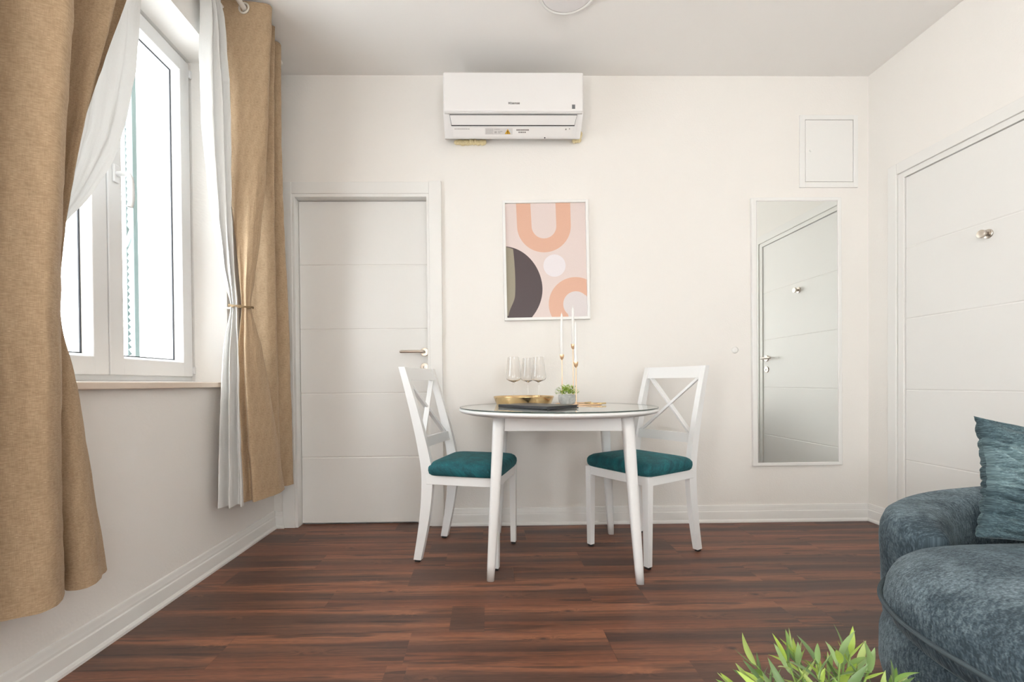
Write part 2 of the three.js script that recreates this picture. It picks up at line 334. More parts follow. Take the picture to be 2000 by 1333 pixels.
{
  const d = struct('door_2', 'white entrance door with horizontal grooves on the right wall', 'door');
  const xf = XR + .006;
  const leaf = part('leaf', pull(leafProfile(xf, xf + .05, .008, 2.020, [.417, .817, 1.220, 1.622], -.6), 'z', -2.557, -1.690, .12), M.door, d);
  lever(leaf, [xf, 1.065, -1.737], [0, 0, -1], [-1, 0, 0], .125);
  const q = new THREE.Quaternion().setFromUnitVectors(new THREE.Vector3(0, 1, 0), new THREE.Vector3(-1, 0, 0));
  const rs = lathe([[0, 0], [.022, 0], [.022, .004], [.019, .007], [0, .007]], 32); rs.applyQuaternion(q); rs.translate(xf, 1.564, -2.133);
  const pk = lathe([[0, 0], [.010, 0], [.010, .022], [.019, .024], [.019, .034], [.017, .036], [0, .036]], 32); pk.applyQuaternion(q); pk.translate(xf - .004, 1.564, -2.133);
  const v = part('peephole_rosette', rs, M.nickel, leaf); part('peephole_cover', pk, M.nickel, v);
  part('jamb', merge([bx(XR - .004, XR + .09, 0, 2.052, -2.597, -2.560, .002), bx(XR - .004, XR + .09, 0, 2.052, -1.687, -1.650, .002), bx(XR - .004, XR + .09, 2.0235, 2.052, -2.562, -1.685, .002)]), M.trim, d);
  part('architrave', bx(XR - .012, XR + .002, 0, 2.118, -2.656, -2.600, .003), M.trim, d);
  part('architrave', bx(XR - .012, XR + .002, 0, 2.118, -1.647, -1.590, .003), M.trim, d);
  part('architrave', bx(XR - .012, XR + .002, 2.0555, 2.118, -2.6, -1.647, .003), M.trim, d);
}

// window in the left wall
function rectFrame(x0, x1, z0, z1, y0, y1, w, r = .004) {
  return merge([bx(x0, x1, y0, y1, z0, z0 + w, r), bx(x0, x1, y0, y1, z1 - w, z1, r), bx(x0, x1, y0, y0 + w, z0 + w - r, z1 - w + r, r), bx(x0, x1, y1 - w, y1, z0 + w - r, z1 - w + r, r)]);
}
function slopedBead(xa, za0, za1, ya0, ya1, xb, ins) {   // glazing bead: ring from the sash face inwards to the pane
  const A = [[xa, ya0, za0], [xa, ya0, za1], [xa, ya1, za1], [xa, ya1, za0]], B = [[xb, ya0 + ins, za0 + ins], [xb, ya0 + ins, za1 - ins], [xb, ya1 - ins, za1 - ins], [xb, ya1 - ins, za0 + ins]];
  const pos = [], idx = []; for (let k = 0; k < 4; k++) { const o = pos.length / 3; pos.push(...A[k], ...A[(k + 1) % 4], ...B[(k + 1) % 4], ...B[k]); idx.push(o, o + 1, o + 2, o, o + 2, o + 3); }
  const g = new THREE.BufferGeometry(); g.setAttribute('position', new THREE.Float32BufferAttribute(pos, 3)); g.setIndex(idx); const h = g.toNonIndexed(); h.computeVertexNormals(); return h;
}
{
  const w = struct('window_1', 'white two-sash window in the left wall between the curtains', 'window');
  part('frame', rectFrame(-1.505, -1.437, -2.252, -1.242, .895, 2.442, .05), M.pvc, w);
  part('frame_mullion', bx(-1.505, -1.44, .94, 2.40, -1.775, -1.72, .004), M.pvc, w);
  for (const [z0, z1, hnd] of [[-2.236, -1.7495, 1], [-1.7445, -1.258, 0]]) {
    const y0 = .917, y1 = 2.424, sw = .068;
    const s = part('sash', rectFrame(-1.49, -1.420, z0, z1, y0, y1, sw, .005), M.pvc, w);
    part('glazing_bead', slopedBead(-1.424, z0 + sw, z1 - sw, y0 + sw, y1 - sw, -1.458, .010), M.pvc, s);
    part('gasket', rectFrame(-1.462, -1.456, z0 + sw + .008, z1 - sw - .008, y0 + sw + .008, y1 - sw - .008, .0055, .001), M.pvcDark, s);
    const pg = new THREE.PlaneGeometry(z1 - z0 - 2 * sw, y1 - y0 - 2 * sw); pg.rotateY(Math.PI / 2); pg.translate(-1.464, (y0 + y1) / 2, (z0 + z1) / 2);
    part('pane', pg, M.pane, s);
    if (hnd) {
      const hz = -1.783, hy = 1.692;
      part('handle_plate', bx(-1.42, -1.410, hy - .034, hy + .034, hz - .014, hz + .014, .004), M.pvc, s);
      part('window_handle', tube([[-1.412, hy, hz], [-1.385, hy, hz], [-1.368, hy - .004, hz], [-1.360, hy - .022, hz], [-1.357, hy - .06, hz], [-1.358, hy - .10, hz], [-1.363, hy - .128, hz]], .0095, 40, 12), M.pvc, s, 'white lever handle turned down');
    }
  }
  part('hinge', bx(-1.424, -1.412, .93, .965, -2.246, -2.234, .003), M.pvc, w);
  part('hinge', bx(-1.424, -1.412, 2.36, 2.395, -2.246, -2.234, .003), M.pvc, w);
  structMesh('trim_1', bx(-1.44, XL + .030, .864, .889, -2.362, -1.12, .004), M.stone, 'pale stone window sill with a thick front edge', 'window sill');
}
// unseen window behind the camera, placed to light the right and back walls
{
  const w = struct('window_2', 'unseen tall white window in the left wall behind the camera', 'window');
  part('frame', rectFrame(-1.505, -1.437, .3, 1.9, .15, 2.45, .05), M.pvc, w);
  for (const [a, b] of [[.34, 1.098], [1.102, 1.86]]) { const s = part('sash', rectFrame(-1.49, -1.42, a, b, .19, 2.41, .07), M.pvc, w); const p = new THREE.PlaneGeometry(b - a - .14, 2.08); p.rotateY(Math.PI / 2); p.translate(-1.464, 1.30, (a + b) / 2); part('pane', p, M.pane, s); }
}
{
  const w = struct('window_3', 'unseen white window in the wall behind the camera', 'window');  // out of view, sized to let sky light reach the back wall
  const z0 = ZB + .06, z1 = ZB + .13;
  const fr = (a, b, c, d, q) => merge([bx(a, a + q, c, d, z0, z1, .004), bx(b - q, b, c, d, z0, z1, .004), bx(a, b, c, c + q, z0, z1, .004), bx(a, b, d - q, d, z0, z1, .004)]);
  part('frame', fr(.35, 1.55, .80, 2.2, .05), M.pvc, w);
  for (const [a, b] of [[.39, .948], [.952, 1.51]]) { const s = part('sash', fr(a, b, .84, 2.16, .06), M.pvc, w); const p = new THREE.PlaneGeometry(b - a - .12, 1.20); p.translate((a + b) / 2, 1.50, (z0 + z1) / 2); part('pane', p, M.pane, s); }
}
// louvred shutter folded open outside the window
{
  const g = thing('window_shutter', 'pale blue-green louvred shutter folded open outside the window', 'shutter', [-1.712, .86, -2.285], 0);
  const L = .47;
  g.rotation.y = -48 * deg;   // the leaf runs along its own -x, away from the house and the room
  const bxx = (l0, l1, y0, y1, t) => bx(-l1, -l0, y0, y1, -t / 2, t / 2, .003);
  part('stile', bxx(0, .09, 0, 1.6, .035), M.shutter, g); part('stile', bxx(L - .09, L, 0, 1.6, .035), M.shutter, g);
  for (const [y0, y1] of [[0, .07], [.78, .84], [1.53, 1.6]]) part('rail', bxx(.05, L - .05, y0, y1, .033), M.shutter, g);
  const sg = bx(-(L - .085), -.085, -.024, .024, -.004, .004); sg.rotateX(.5);
  for (let y = .09; y < 1.52; y += .036) if (y < .77 || y > .85) { const s = part('slat', sg, M.shutter, g); s.position.y = y; }
}

// ───────────────────────── air conditioner ─────────────────────────
const font = await new FontLoader().loadAsync('fonts/droid/droid_sans_bold.typeface.json');
const fontR = await new FontLoader().loadAsync('fonts/droid/droid_sans_regular.typeface.json');
function textGeo(s, size, depth = .0006, f = font) { const g = new TextGeometry(s, { font: f, size, depth, curveSegments: 3, bevelEnabled: false }); g.computeBoundingBox(); const b = g.boundingBox; g.translate(-(b.min.x + b.max.x) / 2, -(b.min.y + b.max.y) / 2, 0); return g; }
{
  const ac = thing('air_conditioner', 'white wall-mounted split air conditioner under the ceiling', 'air conditioner', [.171, 2.335, -D]);
  const hw = .399, P = (list) => list.map(([d, y]) => [d, y - 2.335]);
  // casing
  const low = [[.184, 2.408], [.104, 2.326], [.096, 2.322], [.088, 2.323], [0, 2.368]];
  part('casing', pull(P([[0, 2.625], [.17, 2.625], [.182, 2.60], [.188, 2.43], ...low]), 'x', -hw + .012, hw - .012), M.acShell, ac);
  const ends = P([[0, 2.630], [.165, 2.630], [.185, 2.618], [.192, 2.59], [.194, 2.44], [.190, 2.414], [.185, 2.407], [.105, 2.3255], [.097, 2.3212], [.087, 2.322], [0, 2.367]]);
  part('side_cover', pull(ends, 'x', -hw, -hw + .025), M.acShell, ac); part('side_cover', pull(ends, 'x', hw - .025, hw), M.acShell, ac);
  // front panel with softly curved ends
  const pan = new RoundedBoxGeometry(2 * hw, .222, .022, 4, .010); pan.translate(0, 2.528 - 2.335, .196); const fp = part('front_panel', pan, M.acShell, ac);
  part('top_lip', bx(-hw + .004, hw - .004, 2.620 - 2.335, 2.640 - 2.335, .02, .196, .008, 3), M.acShell, fp);
  part('panel_lip', bx(-hw + .006, hw - .006, 2.410 - 2.335, 2.4185 - 2.335, .150, .200, .003), M.acGrey, fp);
  // louvre on the slope that runs from (.184, 2.408) back to (.104, 2.326)
  const sl = Math.atan2(.080, .082);
  const onSlope = (g, t, off) => { g.rotateX(sl); g.translate(0, lerp(2.408, 2.326, t) - 2.335 - off * Math.sin(sl), lerp(.184, .104, t) + off * Math.cos(sl)); return g; };
  { const s = new THREE.Shape([[-.362, .0265], [.362, .0265], [.3545, -.0215], [-.3545, -.0215]].map((p) => new THREE.Vector2(...p))); const g = new THREE.ExtrudeGeometry(s, { depth: .004, bevelEnabled: true, bevelSize: .0012, bevelThickness: .001, bevelSegments: 2 }); part('louver_flap', onSlope(g, .235, .003), M.acShell, ac); }
  { const s = new THREE.Shape([[-.3655, .030], [.3655, .030], [.3575, -.0292], [-.3575, -.0292]].map((p) => new THREE.Vector2(...p))); part('outlet_gap', onSlope(new THREE.ExtrudeGeometry(s, { depth: .002, bevelEnabled: false }), .235, .0004), M.pvcDark, ac); }
  // print
  const brand = textGeo('Hisense', .0125); brand.translate(0.003, 2.462 - 2.335, .2072); part('lettering', brand, M.pvcDark, fp);
  part('display_sticker', bx(.332, .350, 2.430 - 2.335, 2.454 - 2.335, .2071, .2078), std({ color: lin(.16, .16, .17), roughness: .5 }), fp);
  const cv = document.createElement('canvas'); cv.width = 2048; cv.height = 140; const c = cv.getContext('2d');
  c.fillStyle = '#efecea'; c.fillRect(0, 0, 2048, 140);
  const line = (x, y, w, h, col) => { c.fillStyle = col; for (let q = x; q < x + w;) { const l = 6 + ((q * 7 + y * 3) % 13); c.fillRect(q, y, l, h); q += l + 5; } };
  line(30, 20, 260, 10, '#8d8886');                                         // fine print, too small to read
  c.fillStyle = '#d6d2d0'; c.fillRect(548, 14, 470, 96); for (let i = 0; i < 5; i++) line(560, 24 + i * 17, 120, 6, '#9a9694'); line(712, 26, 90, 7, '#8a8684'); line(712, 60, 20, 30, '#a29e9c'); line(770, 60, 60, 8, '#8a8684'); line(770, 80, 40, 8, '#8a8684');
  c.fillStyle = '#c99a2a'; c.beginPath(); c.moveTo(935, 24); c.lineTo(985, 104); c.lineTo(885, 104); c.closePath(); c.fill(); c.fillStyle = '#3a2c12'; c.fillRect(929, 52, 12, 28); c.fillRect(929, 86, 12, 10);
  line(1084, 30, 210, 20, '#6a6260'); line(1120, 66, 130, 20, '#6a6260');
  c.fillStyle = '#8a8684'; c.beginPath(); c.arc(1930, 30, 12, 0, 7); c.fill(); c.beginPath(); c.arc(1990, 22, 9, 0, 7); c.fill();
  const lt = new THREE.CanvasTexture(cv); lt.colorSpace = THREE.SRGBColorSpace;
  const lg = onSlope(new THREE.PlaneGeometry(.70, .048), .76, .0012);
  part('label_strip', lg, std({ map: lt, roughness: .5 }), ac, 'printed strip with a yellow warning triangle');
  part('drain_screw', (() => { const g = new THREE.SphereGeometry(.004, 10, 8); g.translate(.19, 2.324 - 2.335, .100); return g; })(), M.pvcDark, ac);
}
function foamGeo(pts, r0, r1, n, s) { // lumps of hardened foam joined in one blob chain
  const list = []; for (let i = 0; i < n; i++) { const t = i / (n - 1), g = new THREE.IcosahedronGeometry(rr(r0, r1), 2); const p = g.attributes.position; for (let k = 0; k < p.count; k++) { const f = 1 + .35 * (vnoise(p.getX(k) * s + i * 7, p.getY(k) * s + p.getZ(k) * s) - .5); p.setXYZ(k, p.getX(k) * f, p.getY(k) * f, p.getZ(k) * f * .8); } const a = t * (pts.length - 1), q = Math.min(pts.length - 2, Math.floor(a)), f = a - q; g.translate(lerp(pts[q][0], pts[q + 1][0], f), lerp(pts[q][1], pts[q + 1][1], f) + rr(-.003, .003), lerp(pts[q][2], pts[q + 1][2], f)); list.push(g); }
  const m = mergeVertices(merge(list).deleteAttribute('uv').deleteAttribute('normal')); m.computeVertexNormals(); return m;
}
one('foam_strip', foamGeo([[-.168, 2.342, -D + .010], [.003, 2.344, -D + .010]], .013, .018, 20, 110), M.foam, 'yellowed strip of hardened mounting foam under the left of the air conditioner', 'foam');
one('foam_blob', foamGeo([[.552, 2.348, -D + .012], [.582, 2.357, -D + .014], [.590, 2.395, -D + .012]], .010, .016, 9, 120), M.foam, 'yellow blob of mounting foam at the right corner of the air conditioner', 'foam');

// ceiling lamp, switched off
{
  const l = thing('ceiling_lamp', 'flat round white ceiling lamp, switched off', 'lamp', [.405, CH, -2.17]);
  part('rim', lathe([[.128, -.026], [.134, -.030], [.141, -.028], [.146, -.020], [.146, 0], [.0, 0]], 64), M.frameWhite, l);
  part('diffuser', lathe([[0, -.0285], [.09, -.0282], [.122, -.0270], [.129, -.0255], [.129, -.012]], 64), M.lampDiffuser, l);
}

// ───────────────────────── wall pieces ─────────────────────────
{ // poster
  const t = thing('framed_poster', 'framed abstract poster with peach arches and dark half disc', 'picture', [.3765, 1.6238, -D]); t.rotation.z = .75 * deg;
  const w = .525, h = .730, fw = .0165, dp = .024;
  const f = part('frame', merge([bx(-w / 2, -w / 2 + fw, -h / 2, h / 2, 0, dp, .002), bx(w / 2 - fw, w / 2, -h / 2, h / 2, 0, dp, .002), bx(-w / 2 + fw - .001, w / 2 - fw + .001, h / 2 - fw, h / 2, 0, dp, .002), bx(-w / 2 + fw - .001, w / 2 - fw + .001, -h / 2, -h / 2 + fw, 0, dp, .002)]), M.frameWhite, t);
  const cv = document.createElement('canvas'); cv.width = 724; cv.height = 1024; const c = cv.getContext('2d');
  const X = (x) => (x - 125) / (893 - 125) * 724, Y = (y) => (y - 135) / (1222 - 135) * 1024, S = 724 / 768;
  c.fillStyle = '#decdc8'; c.fillRect(0, 0, 724, 1024);
  c.fillStyle = '#d9ab94';                                            // peach U
  c.beginPath(); c.moveTo(X(232), 0); c.lineTo(X(368), 0); c.lineTo(X(376), Y(350)); c.ellipse(X(494), Y(352), 118 * S, 118 * S, 0, Math.PI, 0, true); c.lineTo(X(608), 0); c.lineTo(X(748), 0); c.lineTo(X(750), Y(345)); c.ellipse(X(494), Y(350), 256 * S, 252 * S, 0, 0, Math.PI, false); c.closePath(); c.fill();
  c.fillStyle = '#463739';                                            // dark half disc
  c.beginPath(); c.moveTo(0, Y(540)); c.bezierCurveTo(X(330), Y(560), X(468), Y(760), X(468), Y(950)); c.bezierCurveTo(X(466), Y(1060), X(420), Y(1150), X(358), 1024); c.lineTo(0, 1024); c.closePath(); c.fill();
  c.fillStyle = '#968d7a';                                            // olive strip
  c.beginPath(); c.moveTo(0, Y(542)); c.lineTo(X(195), Y(566)); c.bezierCurveTo(X(212), Y(720), X(214), Y(900), X(206), Y(1000)); c.bezierCurveTo(X(200), Y(1080), X(150), Y(1120), X(140), Y(1200)); c.lineTo(0, Y(1200)); c.closePath(); c.fill();
  c.fillStyle = '#e7e0e3'; c.beginPath(); c.arc(X(587), Y(730), 106 * S, 0, 7); c.fill();
  c.fillStyle = '#d9ab94';                                            // lower right arch
  c.beginPath(); c.arc(X(782), Y(1100), 257 * S, 0, 7); c.fill(); c.fillStyle = '#dbd2d2'; c.beginPath(); c.arc(X(785), Y(1100), 122 * S, 0, 7); c.fill();
  c.beginPath(); c.moveTo(X(785), Y(1222)); c.lineTo(X(785), Y(1060)); c.lineTo(X(880), Y(1015)); c.lineTo(730, Y(1040)); c.lineTo(730, 1030); c.lineTo(X(715), 1030); c.lineTo(X(705), Y(1190)); c.closePath(); c.fill();
  const id = c.getImageData(0, 0, 724, 1024); for (let i = 0; i < id.data.length; i += 4) { const n = (rnd() - .5) * 7; for (let k = 0; k < 3; k++) id.data[i + k] = clamp(id.data[i + k] + n, 0, 255); } c.putImageData(id, 0, 0);
  const tx = new THREE.CanvasTexture(cv); tx.colorSpace = THREE.SRGBColorSpace;
  const pg = new THREE.PlaneGeometry(w - 2 * fw + .002, h - 2 * fw + .002); pg.translate(0, 0, .012); part('print', pg, std({ map: tx, roughness: .45 }), t);
  part('backing', bx(-w / 2 + .01, w / 2 - .01, -h / 2 + .01, h / 2 - .01, .002, .010), M.paper, t);
}
{ // mirror
  const t = thing('wall_mirror', 'tall narrow wall mirror in a slim white frame', 'mirror', [1.925, 1.1755, -D]); t.rotation.z = .22 * deg;
  const w = .559, h = 1.656, fx = .029, fy = .021, dp = .020;
  part('frame', merge([bx(-w / 2, -w / 2 + fx, -h / 2, h / 2, 0, dp, .004), bx(w / 2 - fx + .006, w / 2, -h / 2, h / 2, 0, dp, .004), bx(-w / 2 + fx - .004, w / 2 - fx + .01, h / 2 - fy, h / 2, 0, dp, .004), bx(-w / 2 + fx - .004, w / 2 - fx + .01, -h / 2, -h / 2 + fy, 0, dp, .004)]), M.frameWhite, t);
  part('mirror_glass', bx(-w / 2 + fx - .003, w / 2 - fx + .008, -h / 2 + fy - .003, h / 2 - fy + .003, .004, .0165), M.mirror, t);
  part('edge_strip', merge([bx(-w / 2 + fx - .001, -w / 2 + fx + .0025, -h / 2 + fy, h / 2 - fy, .016, .0178), bx(w / 2 - fx + .0035, w / 2 - fx + .007, -h / 2 + fy, h / 2 - fy, .016, .0178), bx(-w / 2 + fx, w / 2 - fx + .006, h / 2 - fy - .0025, h / 2 - fy + .001, .016, .0178)]), M.acGrey, t);
}
{ // service hatch
  const t = thing('service_hatch', 'small white service hatch in the wall above the mirror', 'hatch', [2.1315, 2.2905, -D]);
  const w = .363, h = .445, q = .033;
  part('frame', merge([bx(-w / 2, -w / 2 + q, -h / 2, h / 2, 0, .010, .002), bx(w / 2 - q + .004, w / 2, -h / 2, h / 2, 0, .010, .002), bx(-w / 2 + q - .001, w / 2 - q + .005, h / 2 - q + .004, h / 2, 0, .010, .002), bx(-w / 2 + q - .001, w / 2 - q + .005, -h / 2, -h / 2 + q, 0, .010, .002)]), M.frameWhite, t);
  const p = part('hatch_door', bx(-w / 2 + q + .0025, w / 2 - q + .0015, -h / 2 + q + .0025, h / 2 - q + .0015, 0, .0085, .0015), M.frameWhite, t);
  const k = lathe([[0, 0], [.0085, 0], [.0085, .003], [.007, .004], [0, .004]], 20); k.rotateX(Math.PI / 2); k.translate(-.113, .003, .0085); part('latch', k, M.frameWhite, p);
}
{ const g = lathe([[0, .012], [.008, .0125], [.015, .010], [.0195, .006], [.021, 0]], 28); g.rotateX(Math.PI / 2); g.translate(1.546, 1.067, -D); one('wall_button', g, M.frameWhite, 'small round white button on the wall left of the mirror', 'button'); }

// ───────────────────────── dining table ─────────────────────────
const TX = .356, TZ = -2.30, TY = .750;
{
  const t = thing('dining_table', 'round white dining table on four splayed legs', 'table', [TX, 0, TZ]);
  part('tabletop', lathe([[0, .750], [.478, .750], [.486, .7485], [.490, .744], [.4895, .738], [.482, .731], [.455, .724], [.40, .722], [0, .722]], 96), M.lacquer, t);
  const ry = 4.6 * deg, rot = (x, z) => [x * Math.cos(ry) - z * Math.sin(ry) * -1 * -1, z * Math.cos(ry) + x * Math.sin(ry)];
  const foot = .325, top = .283, cx = .008, cz = -.008;
  const corner = (sx, sz, q, y) => { const [x, z] = rot(sx * q, sz * q); return new THREE.Vector3(x + cx, y, z + cz); };
  const ringAt = (c, r, rc) => { const out = []; for (let k = 0; k < 24; k++) { const a = k / 24 * Math.PI * 2; const e = 3.2, ca = Math.cos(a), sa = Math.sin(a); const s = Math.pow(Math.pow(Math.abs(ca), e) + Math.pow(Math.abs(sa), e), -1 / e) * r; const [x, z] = rot(ca * s, -sa * s); out.push(new THREE.Vector3(c.x + x, c.y, c.z + z)); } return out; };
  for (const [sx, sz] of [[-1, 1], [1, 1], [-1, -1], [1, -1]]) {
    const rings = []; for (let i = 0; i <= 10; i++) { const k = i / 10; rings.push(ringAt(corner(sx, sz, lerp(foot, top, k), k * .724), lerp(.0165, .0275, Math.pow(k, .8)))); }
    part('leg', loft(rings), M.lacquer, t);
  }
  for (const [a, b] of [[[-1, 1], [1, 1]], [[-1, -1], [1, -1]], [[-1, -1], [-1, 1]], [[1, -1], [1, 1]]]) {
    const A = corner(a[0], a[1], top - .004, .690), B = corner(b[0], b[1], top - .004, .690);
    part('apron', bar(A.toArray(), B.toArray(), .020, .064, .002), M.lacquer, t);
  }
  const gt = thing('glass_tabletop', 'round clear glass sheet lying on the dining table', 'glass', [TX, TY + .0004, TZ]);
  const disc = new THREE.CircleGeometry(.487, 128); disc.rotateX(-Math.PI / 2); disc.translate(0, .005, 0); part('sheet', disc, M.tableGlass, gt);
  part('edge', lathe([[.486, 0], [.4875, .0008], [.4878, .0025], [.4875, .0042], [.4862, .005], [.4852, .005], [.4852, 0]], 128), M.glassEdge, gt, 'dark green edge of the glass');
}
const GY = TY + .0056;   // upper face of the glass

// ───────────────────────── chairs ─────────────────────────
function makeChair() {
  const c = thing('dining_chair', '', 'chair', [0, 0, 0], 0, 'dining chairs at the round table');
  const zf = .196, wf = .184, wb = .178, sy = .432;
  for (const s of [-1, 1]) {
    const rings = [[.012, .0135], [.2, .0155], [.43, .0178]].map(([y, r]) => [[-1, -1], [1, -1], [1, 1], [-1, 1]].map(([a, b]) => new THREE.Vector3(s * wf + a * r, y, zf + b * r)).reverse());
    const l = part('leg', loft(rings, { smooth: false }), M.lacquer, c); part('foot_pad', bx(s * wf - .011, s * wf + .011, 0, .012, zf - .011, zf + .011, .002), M.black, l);
    // rear leg and back post in one sweep, drawn in (z, y)
    const mid = (y) => { // centre line
      if (y < sy) { const t = y / sy; return lerp(-.205, -.146, Math.sin(t * Math.PI / 2)); }
      const t = (y - sy) / (.958 - sy); return lerp(-.146, -.276, Math.pow(t, 1.25));
    };
    const hw = (y) => y < sy ? lerp(.0185, .0295, Math.pow(y / sy, .8)) : lerp(.0295, .0165, Math.pow((y - sy) / (.958 - sy), .9));
    const ys = []; for (let i = 0; i <= 22; i++) ys.push(lerp(.012, .958, i / 22));
    const prof = [...ys.map((y) => [mid(y) + hw(y), y]), ...ys.slice().reverse().map((y) => [mid(y) - hw(y), y])];
    const g = pull(prof, 'x', s * wb - .0135, s * wb + .0135, .4);
    const b = part('leg', g, M.lacquer, c); part('foot_pad', bx(s * wb - .010, s * wb + .010, 0, .012, -.218, -.192, .002), M.black, b);
  }
  part('seat_frame', merge([bx(-wf - .006, wf + .006, .386, .432, zf - .012, zf + .014, .003), bx(-wf - .010, -wf + .012, .386, .432, -.15, zf, .003), bx(wf - .012, wf + .010, .386, .432, -.15, zf, .003), bx(-wb, wb, .386, .432, -.160, -.138, .003)]), M.lacquer, c);
  // upholstered seat
  const rings = [], hx = .207, hz = .184, zc = .036;
  for (const [ins, y] of [[.005, .432], [-.001, .440], [-.004, .455], [-.003, .470], [.004, .4825], [.018, .4915], [.045, .4975], [.09, .5015], [.14, .5035]]) {
    const ring = []; for (let k = 0; k < 64; k++) { const a = k / 64 * Math.PI * 2, e = 9, ca = Math.cos(a), sa = Math.sin(a), s = Math.pow(Math.pow(Math.abs(ca), e) + Math.pow(Math.abs(sa), e), -1 / e); ring.push(new THREE.Vector3(ca * s * Math.max(.01, hx - ins), y, zc - sa * s * Math.max(.01, hz - ins) + .0 )); } rings.push(ring);
  }
  const seat = part('seat', loft(rings), M.teal, c, 'teal velour seat cushion');
  { const p = seat.geometry.attributes.position, u = seat.geometry.attributes.uv; for (let i = 0; i < p.count; i++) u.setXY(i, p.getX(i) + .3 * p.getY(i), p.getZ(i) + .8 * p.getY(i)); }
  // back: two rails and a cross
  const zAt = (y) => lerp(-.146, -.276, Math.pow((y - sy) / (.958 - sy), 1.25));
  const rail = (y0, y1, th, sag) => { const rs = []; for (let i = 0; i <= 12; i++) { const x = lerp(-wb + .008, wb - .008, i / 12), b = -sag * (1 - Math.pow(2 * i / 12 - 1, 2)); rs.push([[y0, -1], [y0, 1], [y1, 1], [y1, -1]].map(([y, q]) => new THREE.Vector3(x, y, zAt(y) + b + q * th / 2))); } return loft(rs, { smooth: false }); };
  part('top_rail', rail(.894, .957, .019, .010), M.lacquer, c); part('lower_rail', rail(.560, .607, .018, .008), M.lacquer, c);
  for (const s of [-1, 1]) part('cross_bar', bar([-s * .152, .604, zAt(.604) - .008 + s * .003], [s * .152, .897, zAt(.897) - .010 + s * .003], .026, .013, .002), M.lacquer, c);
  return c;
}
{
  const a = makeChair(); a.userData.label = 'white cross-back chair with teal seat, left of the table';
  a.position.set(-.095, 0, -2.352); a.rotation.y = Math.atan2(.3835, .1115);
  const b = a.clone(); b.name = numbered('dining_chair'); b.userData = { ...a.userData, label: 'white cross-back chair with teal seat, right of the table' };
  b.position.set(.818, 0, -2.367); b.rotation.y = Math.atan2(-.354, .222); scene.add(b);
}

// ───────────────────────── things on the table ─────────────────────────
{ // tray
  const g = lathe([[0, .003], [.146, .003], [.150, .006], [.163, .043], [.1665, .045], [.169, .0435], [.168, .040], [.1545, .004], [.150, 0], [0, 0]], 72); g.translate(.212, GY, -2.555);
  one('serving_tray', g, M.gold, 'round shiny gold tray carrying three wine glasses', 'tray');
}
{ // wine glasses
  const prof = [[0, 0.0000], [0.0335, 0.0000], [0.034, 0.0008], [0.03, 0.0016], [0.018, 0.0036], [0.008, 0.0070], [0.0045, 0.0120], [0.0036, 0.0343], [0.0034, 0.0987], [0.004, 0.1160], [0.009, 0.1210], [0.024, 0.1257], [0.0385, 0.1331], [0.0425, 0.1424], [0.0415, 0.1554], [0.0365, 0.1973], [0.0318, 0.2410], [0.0306, 0.2563], [0.03, 0.2568], [0.0295, 0.2563], [0.0306, 0.2410], [0.0353, 0.1973], [0.0403, 0.1554], [0.0413, 0.1433], [0.0375, 0.1350], [0.024, 0.1280], [0.009, 0.1243], [0, 0.1238]];
  const geo = lathe(prof, 48);
  const labels = ['clear wine glass nearest the tray\'s left rim', 'clear wine glass standing in the middle, behind the other two', 'clear wine glass at the tray\'s right, nearest the plant'];
  [[.153, -2.500], [.243, -2.62], [.293, -2.525]].forEach(([x, z], i) => { const w = one('wine_glass', geo, M.wineGlass, labels[i], 'wine glass', 'wine glasses on the gold tray'); w.position.set(x, GY + .0034, z); });
}
{ // menu folder
  const f = thing('leather_folder', 'closed black leather folder lying on the glass tabletop', 'folder', [.2495, GY, -2.194]);
  f.rotation.y = 130 * deg;
  const l = .326, w = .215;
  part('cover', merge([bx(-l / 2, l / 2, 0, .0042, -w / 2, w / 2, .0015), bx(-l / 2, l / 2, .0095, .0140, -w / 2, w / 2, .0018)]), M.leather, f);
  part('spine', bx(-l / 2, l / 2, 0, .0138, -w / 2 - .003, -w / 2 + .004, .003), M.leather, f);
  part('pages', bx(-l / 2 + .006, l / 2 - .006, .0042, .0095, -w / 2 + .006, w / 2 - .004), M.leather, f);
}
const stems = [[.424, -2.525, 1.010, 1.259], [.493, -2.560, 1.070, 1.302], [.463, -2.330, .960, 1.186]];
